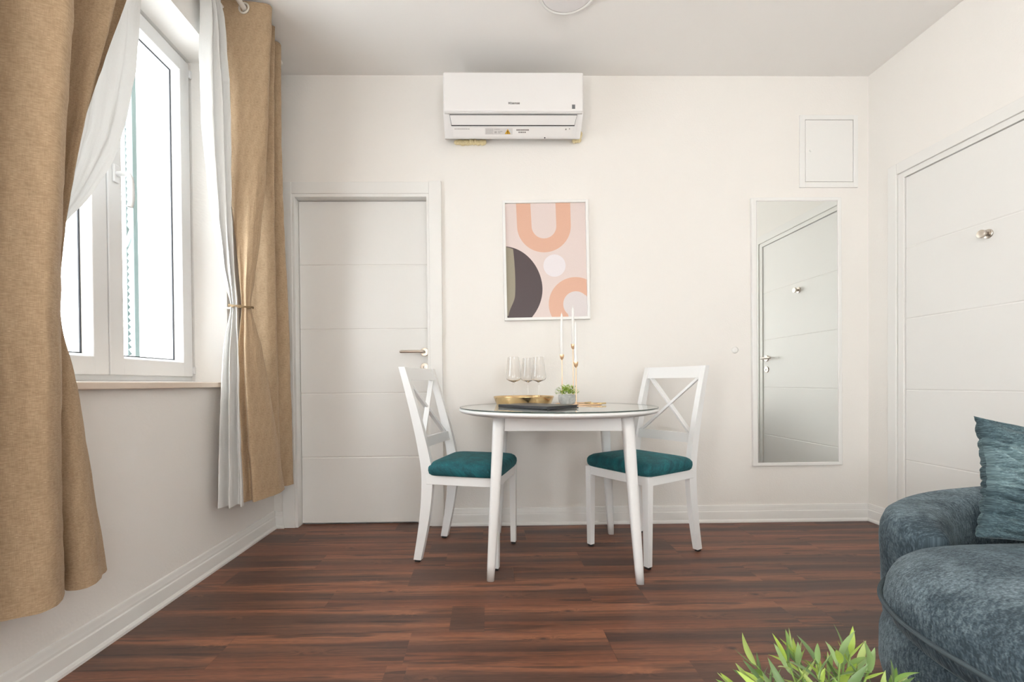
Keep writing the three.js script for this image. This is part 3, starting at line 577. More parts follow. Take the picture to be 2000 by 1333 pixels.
{ // candle holder with three stems on a looped foot
  const c = thing('candle_holder', 'rose gold candle holder with three thin stems behind the small plant', 'candle holder', [.49, GY, -2.41]);
  const L = (p) => [p[0] - .49, p[1], p[2] + .41 * 0 + 2.41];
  const loop = [[.424, .004, -2.525], [.450, .004, -2.552], [.493, .004, -2.560], [.545, .004, -2.545], [.59, .004, -2.50], [.615, .004, -2.44], [.598, .004, -2.38], [.56, .004, -2.350], [.51, .004, -2.328], [.463, .004, -2.330], [.41, .004, -2.345], [.377, .004, -2.39], [.380, .004, -2.47]].map(L);
  const lg = tube(loop, .0055, 160, 8, true); { const p = lg.attributes.position; for (let i = 0; i < p.count; i++) p.setY(i, (p.getY(i) - .004) * .62 + .0036); lg.computeVertexNormals(); }
  part('looped_foot', lg, M.rose, c);
  const lg2 = tube([[.575, .0085, -2.49], [.53, .0085, -2.44], [.555, .0085, -2.39], [.60, .0085, -2.365], [.628, .0085, -2.38]].map(L), .0045, 60, 8); part('foot_branch', lg2, M.gold, c);
  for (const [x, z, yc] of stems) {
    const s = part('stem', tube([[x, .003, z], [x, (yc - GY) * .5, z], [x, yc - GY - .006, z]].map(L), .0023, 24, 8), M.rose, c);
    const cup = lathe([[0, -.010], [.004, -.009], [.0095, -.001], [.0115, .010], [.0120, .020], [.0105, .020], [.0098, .008], [.008, .002], [0, .001]], 20); const q = L([x, yc - GY, z]); cup.translate(...q); part('candle_cup', cup, M.rose, s);
  }
  const lab = ['slim white taper candle, leftmost of the three', 'slim white taper candle, tallest of the three', 'slim white taper candle in the lowest holder, rightmost'];
  stems.forEach(([x, z, yc, yt], i) => {
    const k = thing('taper_candle', lab[i], 'candle', [x, yc + .001, z], 0, 'taper candles in the holder'); const h = yt - yc;
    part('wax', lathe([[0, 0], [.0078, 0], [.0082, .01], [.0072, h * .6], [.0060, h - .02], [.0035, h - .006], [.0012, h - .001], [0, h]], 18), M.wax, k);
    part('wick', new THREE.CylinderGeometry(.0006, .0007, .007, 6).translate(0, h + .003, 0), M.wax, k);
  });
}
// leaves
function leafGeo(L, w, bend, fold) {
  const n = 7, pos = [], idx = [], uv = [];
  for (let i = 0; i <= n; i++) { const t = i / n, ww = w * Math.pow(Math.sin(Math.PI * Math.pow(t, .72) * .985 + .02), .9) * (t > .97 ? .15 : 1), y = bend * t * t * L; for (const s of [-1, 0, 1]) { pos.push(s * ww / 2, y + Math.abs(s) * fold * ww, t * L); uv.push(s * .5 + .5, t); } }
  for (let i = 0; i < n; i++) for (let k = 0; k < 2; k++) { const a = i * 3 + k; idx.push(a, a + 3, a + 1, a + 1, a + 3, a + 4); }
  const g = new THREE.BufferGeometry(); g.setAttribute('position', new THREE.Float32BufferAttribute(pos, 3)); g.setAttribute('uv', new THREE.Float32BufferAttribute(uv, 2)); g.setIndex(idx); g.computeVertexNormals(); return g;
}
{ // little plant on the table
  const p = thing('potted_plant', 'tiny potted green plant on the table beside the gold tray', 'plant', [.437, GY, -2.445]);
  const pr = [[0, .001], [.031, .001], [.037, .004], [.045, .020], [.0475, .036], [.0465, .050], [.0445, .053], [.042, .052], [.043, .040], [.038, .036], [0, .036]];
  const potTex = dataTex(128, 128, (x, y) => { const n = fbm(x / 10, y / 16, 4); return mix3([140, 142, 140], [208, 208, 204], n); });
  part('pot', lathe(pr, 36), std({ map: potTex, roughness: .75 }), p, 'mottled grey concrete pot');
  part('soil', new THREE.CylinderGeometry(.042, .040, .008, 24).translate(0, .042, 0), M.soil, p);
  const ls = [[], [], [], []];
  for (let i = 0; i < 420; i++) {
    const a = rr(0, 6.283), e = Math.acos(rr(.02, 1)), R = rr(.018, .056); const c = [Math.sin(e) * Math.cos(a) * R * 1.05, .055 + Math.cos(e) * R * 1.0, Math.sin(e) * Math.sin(a) * R * 1.05];
    const g = leafGeo(rr(.011, .019), rr(.0035, .0055), rr(-.3, .3), .15); const o = new THREE.Object3D(); o.position.set(...c); o.lookAt(c[0] * 2 + rr(-.04, .04), c[1] + rr(.0, .05), c[2] * 2 + rr(-.04, .04)); o.updateMatrix(); g.applyMatrix4(o.matrix); ls[Math.floor(rnd() * 4)].push(g);
  }
  ls.forEach((l, i) => { const f = part('foliage', merge(l), sprigMats[i], p); f.userData.kind = 'stuff'; });
}

// ───────────────────────── curtains ─────────────────────────
const RODX = -1.160, RODY = 2.708, ROD2X = -1.255, ROD2Y = 2.700;
{
  const r = thing('curtain_rod', 'pale curtain rod just below the ceiling above the window', 'curtain rod', [RODX, RODY, -1.72]);
  const g = new THREE.CylinderGeometry(.0125, .0125, 1.80, 20); g.rotateX(Math.PI / 2); part('pole', g, M.rod, r);
  const e = lathe([[0, -.02], [.017, -.018], [.019, 0], [.017, .018], [0, .022]], 20); e.rotateX(Math.PI / 2); for (const z of [-.9, .9]) { const q = part('finial', e, M.rod, r); q.position.z = z; }
  const g2 = new THREE.CylinderGeometry(.007, .007, 1.72, 14); g2.rotateX(Math.PI / 2); g2.translate(ROD2X - RODX, ROD2Y - RODY, 0); part('rear_pole', g2, M.rod, r);
  for (const z of [-.865, .80]) part('bracket', merge([bx(XL - RODX, .012, -.018, -.0125, z - .008, z + .008, .002), bx(XL - RODX, XL - RODX + .006, -.05, .03, z - .014, z + .014, .002), bx(-.006, .006, -.018, .0, z - .008, z + .008)]), M.rod, r);
}
// cloth: rows from the top down, each a path in plan; gathered and interpolated smoothly
function cloth(rows, { nu = 90, nv = 110, width = 1, wob = .002, holes = false, seedo = 0 } = {}) {
  const cols = rows.map((r) => new THREE.CatmullRomCurve3(r.p.map(([x, z]) => new THREE.Vector3(x, 0, z)), false, 'centripetal').getSpacedPoints(nu));
  const ys = rows.map((r) => r.y), y0 = ys[0], y1 = ys[ys.length - 1];
  const P = [], pos = [], uv = [], idx = [];
  const her = (k, t, f) => { const p0 = f(Math.max(0, k - 1)), p1 = f(k), p2 = f(k + 1), p3 = f(Math.min(rows.length - 1, k + 2)); const h = ys[k + 1] - ys[k], ha = ys[k + 1] - ys[Math.max(0, k - 1)] || h, hb = ys[Math.min(rows.length - 1, k + 2)] - ys[k] || h; const m1 = (p2 - p0) / ha * h, m2 = (p3 - p1) / hb * h; const t2 = t * t, t3 = t2 * t; return (2 * t3 - 3 * t2 + 1) * p1 + (t3 - 2 * t2 + t) * m1 + (-2 * t3 + 3 * t2) * p2 + (t3 - t2) * m2; };
  for (let j = 0; j <= nv; j++) {
    const y = lerp(y0, y1, j / nv); let k = 0; while (k < rows.length - 2 && y < ys[k + 1]) k++;
    const t = (y - ys[k]) / (ys[k + 1] - ys[k]);
    for (let i = 0; i <= nu; i++) {
      let x = her(k, t, (q) => cols[q][i].x), z = her(k, t, (q) => cols[q][i].z);
      const u = i / nu * width; const n = (fbm(u * 9 + seedo, y * 3.2, 3) - .5) * wob * 4, n2 = (fbm(u * 3 + seedo + 40, y * 14, 3) - .5) * wob * 2;
      x += n + n2; z += n * .6 - n2;
      pos.push(x, y + (j === nv ? (vnoise(u * 14 + seedo, 3) - .5) * .006 : 0), z); uv.push(u, y);
    }
  }
  const st = nu + 1;
  const near = (i) => holes && Math.hypot(pos[i * 3] - RODX, pos[i * 3 + 1] - RODY) < .0225;
  for (let j = 0; j < nv; j++) for (let i = 0; i < nu; i++) { const a = j * st + i, b = a + 1, c = a + st, d = c + 1; if (near(a) && near(b) && near(c) && near(d)) continue; idx.push(a, c, b, b, c, d); }
  const g = new THREE.BufferGeometry(); g.setAttribute('position', new THREE.Float32BufferAttribute(pos, 3)); g.setAttribute('uv', new THREE.Float32BufferAttribute(uv, 2)); g.setIndex(idx); g.computeVertexNormals(); return g;
}
function eyelet(parent, z, tilt = 0) { const g = new THREE.TorusGeometry(.0235, .0052, 10, 36); g.scale(1, 1, .7); g.rotateY(tilt); g.translate(RODX, RODY, z); part('eyelet', g, M.eyelet, parent); }
{ // right beige curtain
  const c = thing('curtain', 'beige eyelet curtain beside the white door, gathered by a tieback', 'curtain', [0, 0, 0], 0, 'beige curtains at the window');
  const front = cloth([
    { y: 2.745, p: [[-1.262, -2.235], [-1.215, -2.247], [-1.16, -2.253], [-1.10, -2.262], [-1.052, -2.272], [-1.046, -2.300], [-1.09, -2.325], [-1.16, -2.34], [-1.235, -2.355]] },
    { y: 2.35, p: [[-1.255, -2.235], [-1.215, -2.243], [-1.16, -2.243], [-1.10, -2.250], [-1.065, -2.262], [-1.060, -2.290], [-1.10, -2.320], [-1.16, -2.335], [-1.225, -2.350]] },
    { y: 1.85, p: [[-1.225, -2.225], [-1.20, -2.225], [-1.155, -2.220], [-1.115, -2.228], [-1.088, -2.250], [-1.085, -2.280], [-1.12, -2.305], [-1.155, -2.310], [-1.20, -2.320]] },
    { y: 1.50, p: [[-1.190, -2.212], [-1.175, -2.200], [-1.155, -2.208], [-1.135, -2.198], [-1.112, -2.222], [-1.110, -2.250], [-1.135, -2.268], [-1.155, -2.272], [-1.185, -2.275]] },
    { y: 1.275, p: [[-1.1690, -2.2079], [-1.1622, -2.1963], [-1.1541, -2.2018], [-1.1446, -2.1950], [-1.1310, -2.2079], [-1.1296, -2.2235], [-1.1418, -2.2351], [-1.1534, -2.2371], [-1.1670, -2.2351]] },
    { y: 1.235, p: [[-1.1690, -2.2079], [-1.1622, -2.1963], [-1.1541, -2.2018], [-1.1446, -2.1950], [-1.1303, -2.2079], [-1.1289, -2.2249], [-1.1418, -2.2358], [-1.1534, -2.2385], [-1.1670, -2.2371]] },
    { y: 1.05, p: [[-1.180, -2.200], [-1.168, -2.176], [-1.155, -2.196], [-1.136, -2.172], [-1.108, -2.205], [-1.098, -2.258], [-1.120, -2.285], [-1.150, -2.290], [-1.175, -2.285]] },
    { y: .70, p: [[-1.180, -2.200], [-1.162, -2.172], [-1.150, -2.205], [-1.122, -2.168], [-1.092, -2.235], [-1.082, -2.335], [-1.105, -2.385], [-1.140, -2.380], [-1.170, -2.365]] },
    { y: .318, p: [[-1.178, -2.200], [-1.156, -2.174], [-1.142, -2.220], [-1.108, -2.180], [-1.078, -2.270], [-1.068, -2.400], [-1.092, -2.465], [-1.130, -2.450], [-1.165, -2.42]] },
  ], { nu: 120, nv: 130, width: 1.1, wob: .0022, holes: true, seedo: 3 });
  part('front_fold', front, M.linen, c);
  const rear = cloth([
    { y: 2.745, p: [[-1.249, -2.355], [-1.184, -2.375], [-1.114, -2.395], [-1.086, -2.415], [-1.114, -2.44], [-1.214, -2.455], [-1.249, -2.475], [-1.194, -2.50], [-1.119, -2.520], [-1.114, -2.55], [-1.184, -2.57], [-1.254, -2.59]] },
    { y: 2.2, p: [[-1.239, -2.365], [-1.184, -2.385], [-1.129, -2.405], [-1.104, -2.430], [-1.124, -2.455], [-1.204, -2.465], [-1.239, -2.485], [-1.194, -2.515], [-1.132, -2.540], [-1.126, -2.57], [-1.184, -2.59], [-1.249, -2.60]] },
    { y: 1.2, p: [[-1.229, -2.375], [-1.184, -2.40], [-1.139, -2.42], [-1.119, -2.455], [-1.134, -2.49], [-1.174, -2.50], [-1.194, -2.520], [-1.164, -2.56], [-1.126, -2.590], [-1.122, -2.625], [-1.174, -2.64], [-1.239, -2.645]] },
    { y: .302, p: [[-1.229, -2.385], [-1.184, -2.41], [-1.139, -2.43], [-1.114, -2.475], [-1.124, -2.52], [-1.154, -2.535], [-1.164, -2.555], [-1.144, -2.59], [-1.122, -2.620], [-1.120, -2.655], [-1.164, -2.67], [-1.229, -2.675]] },
  ], { nu: 140, nv: 90, width: 1.2, wob: .002, holes: true, seedo: 11 });
  part('rear_fold', rear, M.linen, c);
  eyelet(c, -2.250, -.12); eyelet(c, -2.340); eyelet(c, -2.38); eyelet(c, -2.45);
}
{ // right sheer
  const g = cloth([
    { y: 2.712, p: [[-1.262, -2.085], [-1.245, -2.10], [-1.262, -2.125], [-1.243, -2.14], [-1.262, -2.165], [-1.243, -2.18], [-1.262, -2.205]] },
    { y: 2.60, p: [[-1.270, -2.085], [-1.225, -2.10], [-1.268, -2.125], [-1.225, -2.14], [-1.265, -2.17], [-1.215, -2.18], [-1.255, -2.21]] },
    { y: 2.20, p: [[-1.272, -2.075], [-1.220, -2.09], [-1.268, -2.12], [-1.205, -2.135], [-1.262, -2.170], [-1.195, -2.185], [-1.245, -2.21]] },
    { y: 1.75, p: [[-1.268, -2.125], [-1.225, -2.13], [-1.255, -2.150], [-1.205, -2.155], [-1.245, -2.180], [-1.195, -2.185], [-1.230, -2.21]] },
    { y: 1.45, p: [[-1.255, -2.185], [-1.225, -2.170], [-1.240, -2.190], [-1.205, -2.175], [-1.220, -2.200], [-1.190, -2.190], [-1.205, -2.215]] },
    { y: 1.275, p: [[-1.2190, -2.2025], [-1.2090, -2.1859], [-1.2075, -2.1989], [-1.1960, -2.1845], [-1.1960, -2.1989], [-1.1845, -2.1902], [-1.1859, -2.2097]] },
    { y: 1.235, p: [[-1.2198, -2.2025], [-1.2090, -2.1845], [-1.2075, -2.1989], [-1.1960, -2.1830], [-1.1960, -2.1989], [-1.1845, -2.1888], [-1.1859, -2.2097]] },
    { y: 1.05, p: [[-1.250, -2.200], [-1.230, -2.165], [-1.220, -2.200], [-1.196, -2.155], [-1.196, -2.200], [-1.172, -2.175], [-1.180, -2.225]] },
    { y: .70, p: [[-1.252, -2.180], [-1.235, -2.135], [-1.222, -2.190], [-1.192, -2.130], [-1.192, -2.200], [-1.165, -2.160], [-1.175, -2.235]] },
    { y: .305, p: [[-1.258, -2.165], [-1.24, -2.115], [-1.225, -2.185], [-1.188, -2.115], [-1.188, -2.20], [-1.152, -2.150], [-1.170, -2.245]] },
  ], { nu: 110, nv: 130, width: 1.2, wob: .0018, seedo: 23 });
  one('sheer_curtain', g, M.sheer, 'thin white sheer curtain tied back between window and beige curtain', 'curtain', 'white sheer curtains');
}
{ // tieback
  const pts = []; for (let i = 0; i < 28; i++) { const a = i / 28 * 6.2832; pts.push([-1.172 + .053 * Math.cos(a), 1.2545 - .006 * Math.sin(a) - .006 * Math.cos(a), -2.210 + .040 * Math.sin(a)]); }
  const t = thing('curtain_tieback', 'thin golden brown cord tieback around the sheer and beige curtain', 'tieback');
  part('cord', tube(pts, .0045, 120, 8, true), M.cord, t);
  part('cord', tube(pts.map(([x, y, z], i) => [x * 1 + .002, y + .004 * Math.sin(i * 1.9) - .003, z + .001]), .0032, 140, 8, true), M.cord, t);
  part('hook', merge([tube([[XL, 1.262, -2.30], [-1.27, 1.258, -2.29], [-1.225, 1.256, -2.245]], .004, 20, 8)]), M.rod, t);
}
{ // left beige curtain, close to the camera
  const c = thing('curtain', 'beige eyelet curtain nearest the camera at the left edge', 'curtain', [0, 0, 0], 0, 'beige curtains at the window');
  const hang = cloth([
    { y: 2.745, p: [[-1.235, -1.340], [-1.15, -1.305], [-1.065, -1.265], [-1.062, -1.230], [-1.15, -1.190], [-1.250, -1.155], [-1.245, -1.115], [-1.15, -1.085], [-1.072, -1.055], [-1.068, -1.015], [-1.15, -.975], [-1.245, -.935], [-1.24, -.895], [-1.15, -.865], [-1.065, -.835]] },
    { y: 1.95, p: [[-1.215, -1.325], [-1.15, -1.290], [-1.095, -1.250], [-1.088, -1.215], [-1.16, -1.175], [-1.245, -1.140], [-1.240, -1.105], [-1.16, -1.080], [-1.092, -1.055], [-1.085, -1.010], [-1.14, -.965], [-1.215, -.925], [-1.21, -.895], [-1.14, -.865], [-1.085, -.835]] },
    { y: 1.10, p: [[-1.200, -1.290], [-1.15, -1.255], [-1.108, -1.200], [-1.098, -1.160], [-1.16, -1.125], [-1.238, -1.095], [-1.235, -1.065], [-1.16, -1.035], [-1.102, -.995], [-1.09, -.960], [-1.13, -.935], [-1.19, -.905], [-1.19, -.875], [-1.13, -.845], [-1.09, -.825]] },
    { y: .318, p: [[-1.195, -1.280], [-1.15, -1.250], [-1.110, -1.200], [-1.098, -1.152], [-1.14, -1.105], [-1.205, -1.070], [-1.200, -1.035], [-1.14, -1.005], [-1.09, -.965], [-1.085, -.930], [-1.12, -.905], [-1.18, -.885], [-1.18, -.855], [-1.13, -.825], [-1.09, -.805]] },
  ], { nu: 200, nv: 110, width: 1.7, wob: .0025, holes: true, seedo: 31 });
  part('hanging_fold', hang, M.linen, c);
  const tied = cloth([
    { y: 2.745, p: [[-1.235, -1.375], [-1.20, -1.40], [-1.10, -1.43], [-1.07, -1.47], [-1.15, -1.51], [-1.235, -1.55], [-1.22, -1.60], [-1.15, -1.635], [-1.09, -1.655]] },
    { y: 2.12, p: [[-1.225, -1.355], [-1.20, -1.37], [-1.13, -1.39], [-1.11, -1.42], [-1.15, -1.45], [-1.205, -1.475], [-1.205, -1.495], [-1.185, -1.51], [-1.165, -1.515]] },
    { y: 1.60, p: [[-1.215, -1.315], [-1.20, -1.32], [-1.165, -1.325], [-1.155, -1.335], [-1.17, -1.345], [-1.205, -1.355], [-1.212, -1.365], [-1.205, -1.368], [-1.195, -1.370]] },
    { y: 1.12, p: [[-1.205, -1.275], [-1.195, -1.272], [-1.180, -1.275], [-1.175, -1.280], [-1.185, -1.285], [-1.200, -1.288], [-1.210, -1.285], [-1.215, -1.280], [-1.212, -1.275]] },
    { y: .87, p: [[-1.205, -1.29], [-1.185, -1.27], [-1.160, -1.285], [-1.158, -1.31], [-1.175, -1.325], [-1.190, -1.345], [-1.205, -1.350], [-1.218, -1.335], [-1.215, -1.315]] },
    { y: .305, p: [[-1.205, -1.31], [-1.175, -1.285], [-1.140, -1.30], [-1.135, -1.345], [-1.160, -1.385], [-1.178, -1.425], [-1.205, -1.432], [-1.225, -1.40], [-1.220, -1.35]] },
  ], { nu: 130, nv: 120, width: 1.1, wob: .0018, holes: true, seedo: 47 });
  part('tied_fold', tied, M.linen, c);
  for (const z of [-1.60, -1.51, -1.42, -1.34, -1.225]) eyelet(c, z);
}
{ // left sheer
  const g = cloth([
    { y: 2.712, p: [[-1.262, -1.40], [-1.243, -1.45], [-1.262, -1.50], [-1.243, -1.55], [-1.262, -1.60], [-1.243, -1.66], [-1.262, -1.72], [-1.25, -1.76]] },
    { y: 2.29, p: [[-1.250, -1.36], [-1.225, -1.41], [-1.255, -1.47], [-1.225, -1.51], [-1.255, -1.56], [-1.228, -1.61], [-1.262, -1.66], [-1.250, -1.70]] },
    { y: 2.02, p: [[-1.245, -1.35], [-1.222, -1.39], [-1.250, -1.44], [-1.222, -1.49], [-1.255, -1.54], [-1.230, -1.59], [-1.262, -1.635], [-1.250, -1.672]] },
    { y: 1.69, p: [[-1.238, -1.33], [-1.220, -1.36], [-1.245, -1.40], [-1.225, -1.43], [-1.250, -1.47], [-1.232, -1.51], [-1.258, -1.55], [-1.250, -1.585]] },
    { y: 1.49, p: [[-1.235, -1.315], [-1.222, -1.335], [-1.240, -1.36], [-1.228, -1.38], [-1.248, -1.405], [-1.238, -1.43], [-1.258, -1.455], [-1.250, -1.480]] },
    { y: 1.345, p: [[-1.232, -1.30], [-1.222, -1.312], [-1.236, -1.325], [-1.230, -1.335], [-1.245, -1.345], [-1.240, -1.355], [-1.255, -1.365], [-1.250, -1.374]] },
    { y: 1.12, p: [[-1.225, -1.272], [-1.222, -1.276], [-1.230, -1.28], [-1.228, -1.284], [-1.238, -1.286], [-1.236, -1.288], [-1.245, -1.286], [-1.244, -1.282]] },
    { y: .80, p: [[-1.228, -1.27], [-1.222, -1.285], [-1.236, -1.295], [-1.232, -1.31], [-1.245, -1.315], [-1.242, -1.325], [-1.252, -1.325], [-1.250, -1.33]] },
    { y: .31, p: [[-1.228, -1.27], [-1.222, -1.29], [-1.238, -1.305], [-1.234, -1.325], [-1.248, -1.335], [-1.244, -1.35], [-1.255, -1.36], [-1.250, -1.37]] },
  ], { nu: 120, nv: 130, width: 1.5, wob: .002, seedo: 61 });
  one('sheer_curtain', g, M.sheer, 'thin white sheer curtain swept aside over the window handle', 'curtain', 'white sheer curtains');
}

{ // unseen curtain behind the camera, placed to shade the left curtain and window wall
  const pts = []; for (let i = 0; i <= 12; i++) pts.push([i % 2 ? -1.27 : -1.00, lerp(.02, .29, i / 12)]);
  const g = cloth([{ y: 2.74, p: pts }, { y: 1.4, p: pts.map(([x, z]) => [x * .98 - .02, z]) }, { y: .06, p: pts }], { nu: 160, nv: 60, width: 1.8, seedo: 77 });
  one('curtain', g, M.linen, 'unseen beige curtain behind the camera, placed to shade the left curtain', 'curtain', 'beige curtains at the window');
}

// ───────────────────────── sofa ─────────────────────────
// closed outline: rounded rectangle with own corner radii, n points, counter-clockwise seen from above
function outline(x0, x1, z0, z1, r, n = 160) {   // r: radii at [far-left, near-left, near-right, far-right]
  const pts = []; const arc = (cx, cz, rad, a0, a1) => { for (let i = 0; i <= 24; i++) { const a = lerp(a0, a1, i / 24); pts.push(new THREE.Vector3(cx + rad * Math.cos(a), 0, cz + rad * Math.sin(a))); } };
  arc(x0 + r[0], z0 + r[0], r[0], -Math.PI / 2, -Math.PI); arc(x0 + r[1], z1 - r[1], r[1], Math.PI, Math.PI / 2); arc(x1 - r[2], z1 - r[2], r[2], Math.PI / 2, 0); arc(x1 - r[3], z0 + r[3], r[3], 0, -Math.PI / 2);
  return new THREE.CatmullRomCurve3(pts, true, 'centripetal').getSpacedPoints(n).slice(0, n);
}
function puff(ol, levels, wob = .004, so = 0) {   // levels: [inset, y]
  const n = ol.length, nor = ol.map((p, i) => { const t = ol[(i + 1) % n].clone().sub(ol[(i + n - 1) % n]).normalize(); return new THREE.Vector3(-t.z, 0, t.x); });
  const c = new THREE.Vector3(); ol.forEach((p) => c.add(p)); c.multiplyScalar(1 / n);
  if (nor[0].dot(c.clone().sub(ol[0])) < 0) nor.forEach((v) => v.negate());   // point inwards
  const g = loft(levels.map(([ins, y, shrink]) => ol.map((p, i) => { let q = shrink !== undefined ? p.clone().lerp(c, shrink) : p.clone().addScaledVector(nor[i], ins); const w = (fbm(q.x * 7 + so, q.z * 7 + y * 5, 3) - .5) * wob * 2; q.addScaledVector(nor[i], -w); q.y = y + w * .8; return q; })));
  const P = g.attributes.position, U = g.attributes.uv; for (let i = 0; i < P.count; i++) U.setXY(i, P.getX(i) + .9 * P.getY(i), P.getZ(i) + .35 * P.getY(i));   // cloth cut in one direction
  return g;
}
{
  const s = thing('sofa', 'curved blue-grey chenille sofa at the right edge', 'sofa', [0, 0, 0]);
  const ol = outline(.958, 1.88, -1.345, .75, [.44, .3, .3, .4], 200);
  // base
  part('base', puff(ol, [[.05, .03], [.02, .045], [-.005, .09], [-.018, .15], [-.016, .215], [.0, .262], [.035, .288], [.08, .295]], .006, 5), M.chenille, s);
  // seat cushion with a piped seam
  const cl = outline(.908, 1.80, -1.292, .72, [.42, .25, .2, .3], 200);
  const cush = part('seat_cushion', puff(cl, [[.06, .272], [.028, .280], [.010, .296], [.001, .318], [0, .332], [.002, .352], [.012, .380], [.032, .404], [.068, .424], [.12, .440], [.19, .451], [0, .458, .5], [0, .462, .75], [0, .463, .93]], .007, 9), M.chenille, s);
  part('piping', tube(cl.filter((_, i) => i % 4 === 0).map((p) => { const c = new THREE.Vector3(1.35, 0, -.3); return [p.x + (c.x - p.x) * .0 - (p.x < 1.2 ? .003 : 0), .332, p.z - (p.z < -1 ? .003 : 0)]; }), .0055, 400, 8, true), M.chenille, cush);
  // arm and back: one padded wall swept round the far end
  const path = new THREE.CatmullRomCurve3([[1.265, -1.26], [1.30, -1.355], [1.39, -1.44], [1.51, -1.48], [1.62, -1.47], [1.80, -1.38], [1.90, -1.20], [1.93, -.9], [1.94, -.3], [1.93, .3], [1.90, .62]].map(([x, z]) => new THREE.Vector3(x, 0, z)), false, 'centripetal');
  const N = 90, rings = [];
  for (let i = 0; i <= N; i++) {
    const t = i / N, p = path.getPointAt(t), d = path.getTangentAt(t), nx = -d.z, nz = d.x;
    const end = Math.min(1, Math.sqrt(clamp(t / .05, 0, 1)) * .62 + .38, Math.sqrt(clamp((1 - t) / .03, 0, 1)) * .62 + .38);
    const top = lerp(.455, .70, sstep(0, .62, t)) + .012 * sstep(0, .05, t), th = .085 * (t < .05 || t > .97 ? end : 1), y0 = .04, hTop = y0 + (top - y0) * (.9 + .1 * end);
    const ring = []; for (let k = 0; k < 36; k++) { const a = k / 36 * Math.PI * 2, e = 4, ca = Math.cos(a), sa = Math.sin(a), q = Math.pow(Math.pow(Math.abs(ca), e) + Math.pow(Math.abs(sa), e), -1 / e); const off = ca * q * th * (1 + .12 * sa), y = (y0 + hTop) / 2 + sa * q * (hTop - y0) / 2; const w = (fbm(p.x * 6 + ca * 2, y * 6 + p.z * 6, 3) - .5) * .012; ring.push(new THREE.Vector3(p.x + nx * (off + w), y + w * .5, p.z + nz * (off + w))); }
    rings.push(ring);
  }
  part('armrest_and_back', loft(rings), M.chenille, s);
  for (const [x, z] of [[1.2, -1.05], [1.2, .5], [1.7, -1.05], [1.7, .5]]) part('foot', new THREE.CylinderGeometry(.025, .02, .045, 16).translate(x, .0225, z), M.black, s);
}
{ // throw pillow with gathered pleats
  const t = thing('throw_pillow', 'blue-green gathered square cushion propped in the sofa corner', 'cushion', [1.478, .418, -1.125]); t.rotation.set(-.22, -.16, -0.16, 'YXZ');
  const n = 90, w = .42, h = .325, pos = [], uv = [], idx = [];
  const side = (s) => {
    const o = pos.length / 3;
    for (let j = 0; j <= n; j++) for (let i = 0; i <= n; i++) {
      const u = i / n * 2 - 1, v = j / n * 2 - 1;
      const pin = .13, x = w / 2 * u * (1 - pin * (1 - v * v)), y = h / 2 * v * (1 - pin * .8 * (1 - u * u));
      const edge = Math.pow(Math.max(0, (1 - u * u) * (1 - v * v)), .42);
      const row = v * 4.6 + (fbm(u * 1.6 + 9, v * 2.4 + 3, 3) - .5) * 2.6; const rid = Math.pow(Math.abs(Math.sin(row * Math.PI)), .55);
      const wr = (rid - .7) * .024 + (fbm(u * 6 + 2, v * 22 + 5, 3) - .5) * .012 + (Math.abs(((u * 38) % 1 + 1) % 1 - .5) - .25) * .003;
      const jag = Math.abs(u) > .93 ? (rid - .6) * .004 * Math.sign(u) * (Math.abs(u) - .93) / .07 : 0;
      pos.push(x + jag, y + h / 2 + .01, s * (.075 * edge + (edge > .02 ? wr * Math.min(1, edge * 1.6) : 0))); uv.push(x * 1 + s, y * 1.6);
    }
    for (let j = 0; j < n; j++) for (let i = 0; i < n; i++) { const a = o + j * (n + 1) + i, b = a + 1, c = a + n + 1, d = c + 1; s > 0 ? idx.push(a, b, c, b, d, c) : idx.push(a, c, b, b, c, d); }
  };
  side(1); side(-1);
  const g = new THREE.BufferGeometry(); g.setAttribute('position', new THREE.Float32BufferAttribute(pos, 3)); g.setAttribute('uv', new THREE.Float32BufferAttribute(uv, 2)); g.setIndex(idx); seamNormals(g);
  const pm = M.chenille.clone(); pm.map = rep(cheTex, 2.4, 2.4); pm.color = lin(1.0, 1.12, 1.06); part('cover', g, pm, t);
}

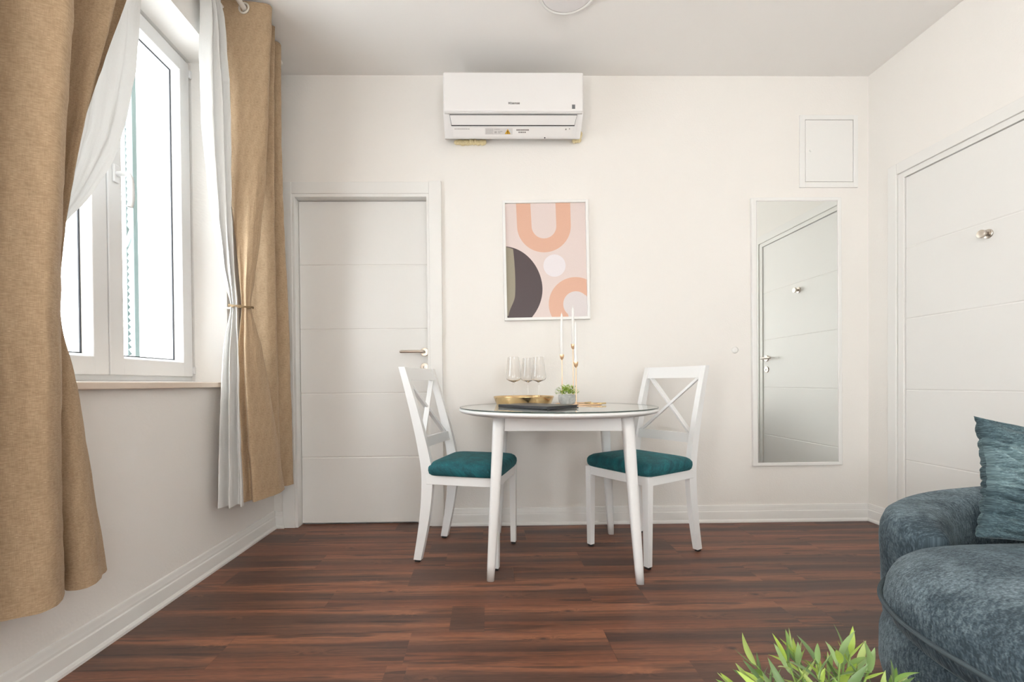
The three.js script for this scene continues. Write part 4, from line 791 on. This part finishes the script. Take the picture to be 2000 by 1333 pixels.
// ───────────────────────── foreground plant on its low table ─────────────────────────
{
  const ct = thing('coffee_table', 'low round coffee table under the foreground plant', 'table', [.46, 0, -.40]);
  part('tabletop', lathe([[0, .375], [.255, .375], [.262, .369], [.262, .356], [.255, .35], [0, .35]], 64), M.lacquer, ct);
  for (let k = 0; k < 3; k++) { const a = k / 3 * 6.283 + .5; part('leg', tube([[.12 * Math.cos(a), .352, .12 * Math.sin(a)], [.2 * Math.cos(a), .0, .2 * Math.sin(a)]], .013, 8, 12), M.lacquer, ct); }
  const p = thing('potted_plant', 'leafy bright green plant in the near foreground at the bottom', 'plant', [.418, .375, -.545]);
  part('pot', lathe([[0, .002], [.040, .002], [.045, .004], [.055, .06], [.056, .066], [.051, .066], [.047, .055], [0, .054]], 40), M.potGrey, p);
  part('soil', new THREE.CylinderGeometry(.047, .046, .006, 28).translate(0, .056, 0), M.soil, p);
  const kinds = [leafGeo(.036, .0080, -.18, .22), leafGeo(.031, .0072, .10, .25), leafGeo(.040, .0085, -.30, .2), leafGeo(.026, .0068, .0, .3), leafGeo(.034, .0074, .25, .2)];
  let made = 0;
  const NS = 33;
  for (let s = 0; s < NS; s++) {
    const a = s * 2.39996 + rr(-.2, .2), rad = Math.sqrt((s + .5) / NS);
    const topx = Math.cos(a) * rad * .118 + rr(-.01, .01), topz = Math.sin(a) * rad * .085, topy = .153 - rad * rad * .062 + rr(-.016, .014);
    const A = new THREE.Vector3(Math.cos(a) * rad * .035, .055, Math.sin(a) * rad * .035), B = new THREE.Vector3(topx * .7, lerp(.055, topy, .6), topz * .7), C = new THREE.Vector3(topx, topy, topz);
    const cur = new THREE.CatmullRomCurve3([A, B, C]); part('stem', new THREE.TubeGeometry(cur, 8, .0014, 5), M.stem, p);
    const nl = 9;
    for (let k = 0; k < nl && made < 298; k++, made++) {
      const t = 1 - Math.pow(k / nl, 1.3) * .75, q = cur.getPointAt(t), tan = cur.getTangentAt(t), yaw = k * 2.39996 + s, open = lerp(.22, 1.35, Math.pow(k / nl, .6));
      const side = new THREE.Vector3(Math.cos(yaw), 0, Math.sin(yaw)); side.addScaledVector(tan, -side.dot(tan)).normalize();
      const dir = tan.clone().multiplyScalar(Math.cos(open)).addScaledVector(side, Math.sin(open));
      const m = part('leaf', kinds[Math.floor(rnd() * 5)], leafMats[Math.floor(rnd() * 5)], p); m.position.copy(q);
      const mat = new THREE.Matrix4(), z = dir.normalize(), x = new THREE.Vector3().crossVectors(tan, z).normalize(), y = new THREE.Vector3().crossVectors(z, x); mat.makeBasis(x, y, z); m.quaternion.setFromRotationMatrix(mat); const sc = rr(.8, 1.2); m.scale.set(sc, sc, sc);
    }
  }
}

renderer.render(scene, camera);
